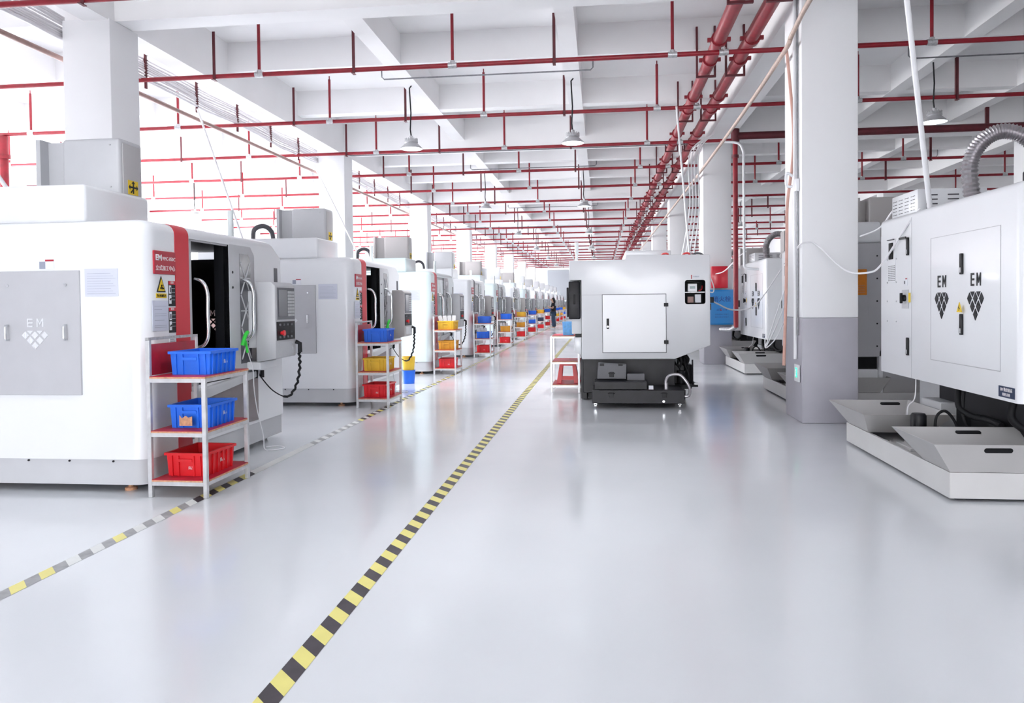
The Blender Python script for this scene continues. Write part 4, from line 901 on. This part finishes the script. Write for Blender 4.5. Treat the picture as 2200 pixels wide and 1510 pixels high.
# fire boxes on the second pillar
yb = RCY[1]
t = thing('fire_box', 'red cabinet fixed on the second pillar above the blue one', 'cabinet', (2.59, yb, 1.93))
b = MB(); b.box(-.17, .17, -.18, -.002, -.24, .24, bev=.008, seg=2); b.build('case', 'red_box', t)
t = thing('fire_hydrant_box', 'blue fire hydrant cabinet with dark lettering on the second pillar', 'cabinet', (2.62, yb, 1.27))
b = MB(); b.box(-.28, .28, -.22, -.002, -.385, .385, bev=.008, seg=2); cs = b.build('case', 'blue_box', t)
b = MB(); b.box(-.25, .25, -.228, -.221, -.355, .355, bev=.004, seg=1); dr = b.build('door', 'blue_box', t)
text('消火栓', .13, (0, -.2285, .17), 'F', 'blue_ink', dr, bold=.002); text('火警 119', .06, (0, -.2285, -.06), 'F', 'blue_ink', dr, bold=.001)
text('击碎玻璃 打开箱门', .036, (0, -.2285, -.16), 'F', 'blue_ink', dr); text('接好水带 打开阀门', .036, (0, -.2285, -.22), 'F', 'blue_ink', dr)
q = MB(); q.tube([(-.02, -.229, -.06), (-.02, -.232, -.06)], .014, 12); q.build('button', 'sign_red', dr)

# ------------------------------------------------------------------ the person far down the aisle
def skinned(name, joints, edges, m, parent=None, lv=2, root=0):
    me = bpy.data.meshes.new(name); me.from_pydata([j[0] for j in joints], edges, []); o = bpy.data.objects.new(name, me); C.objects.link(o)
    sk = o.modifiers.new('skin', 'SKIN'); ly = me.skin_vertices[0].data if me.skin_vertices else None
    if ly is None:
        bm = bmesh.new(); bm.from_mesh(me); bm.verts.layers.skin.verify(); bm.to_mesh(me); bm.free(); ly = me.skin_vertices[0].data
    for i, j in enumerate(joints):
        r = j[1]; ly[i].radius = (r, r) if not isinstance(r, tuple) else r; ly[i].use_root = i == root
    sb = o.modifiers.new('sub', 'SUBSURF'); sb.levels = lv
    dg = bpy.context.evaluated_depsgraph_get(); me2 = bpy.data.meshes.new_from_object(o.evaluated_get(dg)); o.modifiers.clear(); o.data = me2
    me2.materials.clear(); me2.materials.append(M[m]); me2.polygons.foreach_set('use_smooth', [True]*len(me2.polygons))
    if parent: o.parent = parent
    return o
t = thing('person', 'person in black top and jeans standing in the aisle looking at a phone', 'person', (-2.62, 42.0, 0))
# standing sideways facing the machines (-x), head bent, phone held in front
J = [((0, 0, .90), (.13, .11)), ((-.0, 0, 1.10), (.105, .12)), ((.01, 0, 1.32), (.12, .155)), ((-.0, 0, 1.42), (.055, .06)), ((-.03, 0, 1.50), (.05, .05)), ((-.055, 0, 1.58), (.085, .08)), ((-.075, 0, 1.66), (.085, .08)),
     ((0, -.09, .84), .08), ((-.02, -.10, .47), .055), ((.01, -.10, .09), .038), ((-.12, -.11, .035), .03),
     ((0, .09, .84), .08), ((.04, .10, .47), .055), ((.07, .10, .09), .038), ((-.06, .11, .035), .03),
     ((.0, -.17, 1.36), .05), ((.01, -.20, 1.12), .038), ((-.20, -.10, 1.18), .03), ((-.26, -.06, 1.22), .024),
     ((.0, .17, 1.36), .05), ((.02, .20, 1.12), .038), ((-.19, .10, 1.14), .03), ((-.25, .05, 1.20), .024)]
Eg = [(0, 1), (1, 2), (2, 3), (3, 4), (4, 5), (5, 6), (0, 7), (7, 8), (8, 9), (9, 10), (0, 11), (11, 12), (12, 13), (13, 14), (2, 15), (15, 16), (16, 17), (17, 18), (2, 19), (19, 20), (20, 21), (21, 22)]
J.append(((-.155, 0, 1.60), .014)); Eg.append((5, len(J)-1))     # nose
for s, hb in ((-1, 18), (1, 22)):
    bx, by, bz = J[hb][0]
    for f in range(4):
        a = len(J); J.append(((bx-.035, by-s*.004+.012*(f-1.5), bz+.03), .009)); J.append(((bx-.055, by+.012*(f-1.5)+s*-.02, bz+.055-.004*abs(f-1.5)), .007)); Eg += [(hb, a), (a, a+1)]
    a = len(J); J.append(((bx-.02, by-s*.03, bz+.04), .010)); Eg.append((hb, a))
skinned('body', J, Eg, 'skin', t)
def grow(js, d): return [(p, tuple(x+d for x in r) if isinstance(r, tuple) else r+d) for p, r in js]
tr = [0, 7, 8, 9, 11, 12, 13]; skinned('jeans', grow([J[k] for k in tr], .03), [(0, 1), (1, 2), (2, 3), (0, 4), (4, 5), (5, 6)], 'jeans', t)
sh = [1, 2, 15, 19]; js = [((0, 0, .93), (.14, .13))] + [J[k] for k in sh] + [((.01, -.20, 1.20), .046), ((.01, .20, 1.20), .046)]
skinned('shirt', grow(js, .045), [(0, 1), (1, 2), (2, 3), (2, 4), (3, 5), (4, 6)], 'shirt', t, root=1)
skinned('hair', [((-.03, 0, 1.70), (.085, .09)), ((.03, 0, 1.62), (.085, .085)), ((.07, 0, 1.50), (.06, .08)), ((.07, 0, 1.38), (.035, .06))], [(0, 1), (1, 2), (2, 3)], 'hair', t)
for y, x in ((-.10, -.03), (.10, .03)):
    q = MB(); q.box(x-.14, x+.07, y-.045, y+.045, 0, .06, bev=.02); q.build('shoe', 'paper', t)
q = MB(); q.box(-.345, -.335, -.045, .035, 1.22, 1.36, bev=.003, seg=1); tag(q.build('phone', 'black'), 'black phone held up by the person in the aisle', 'phone').location = (-2.62, 42.0, 0)
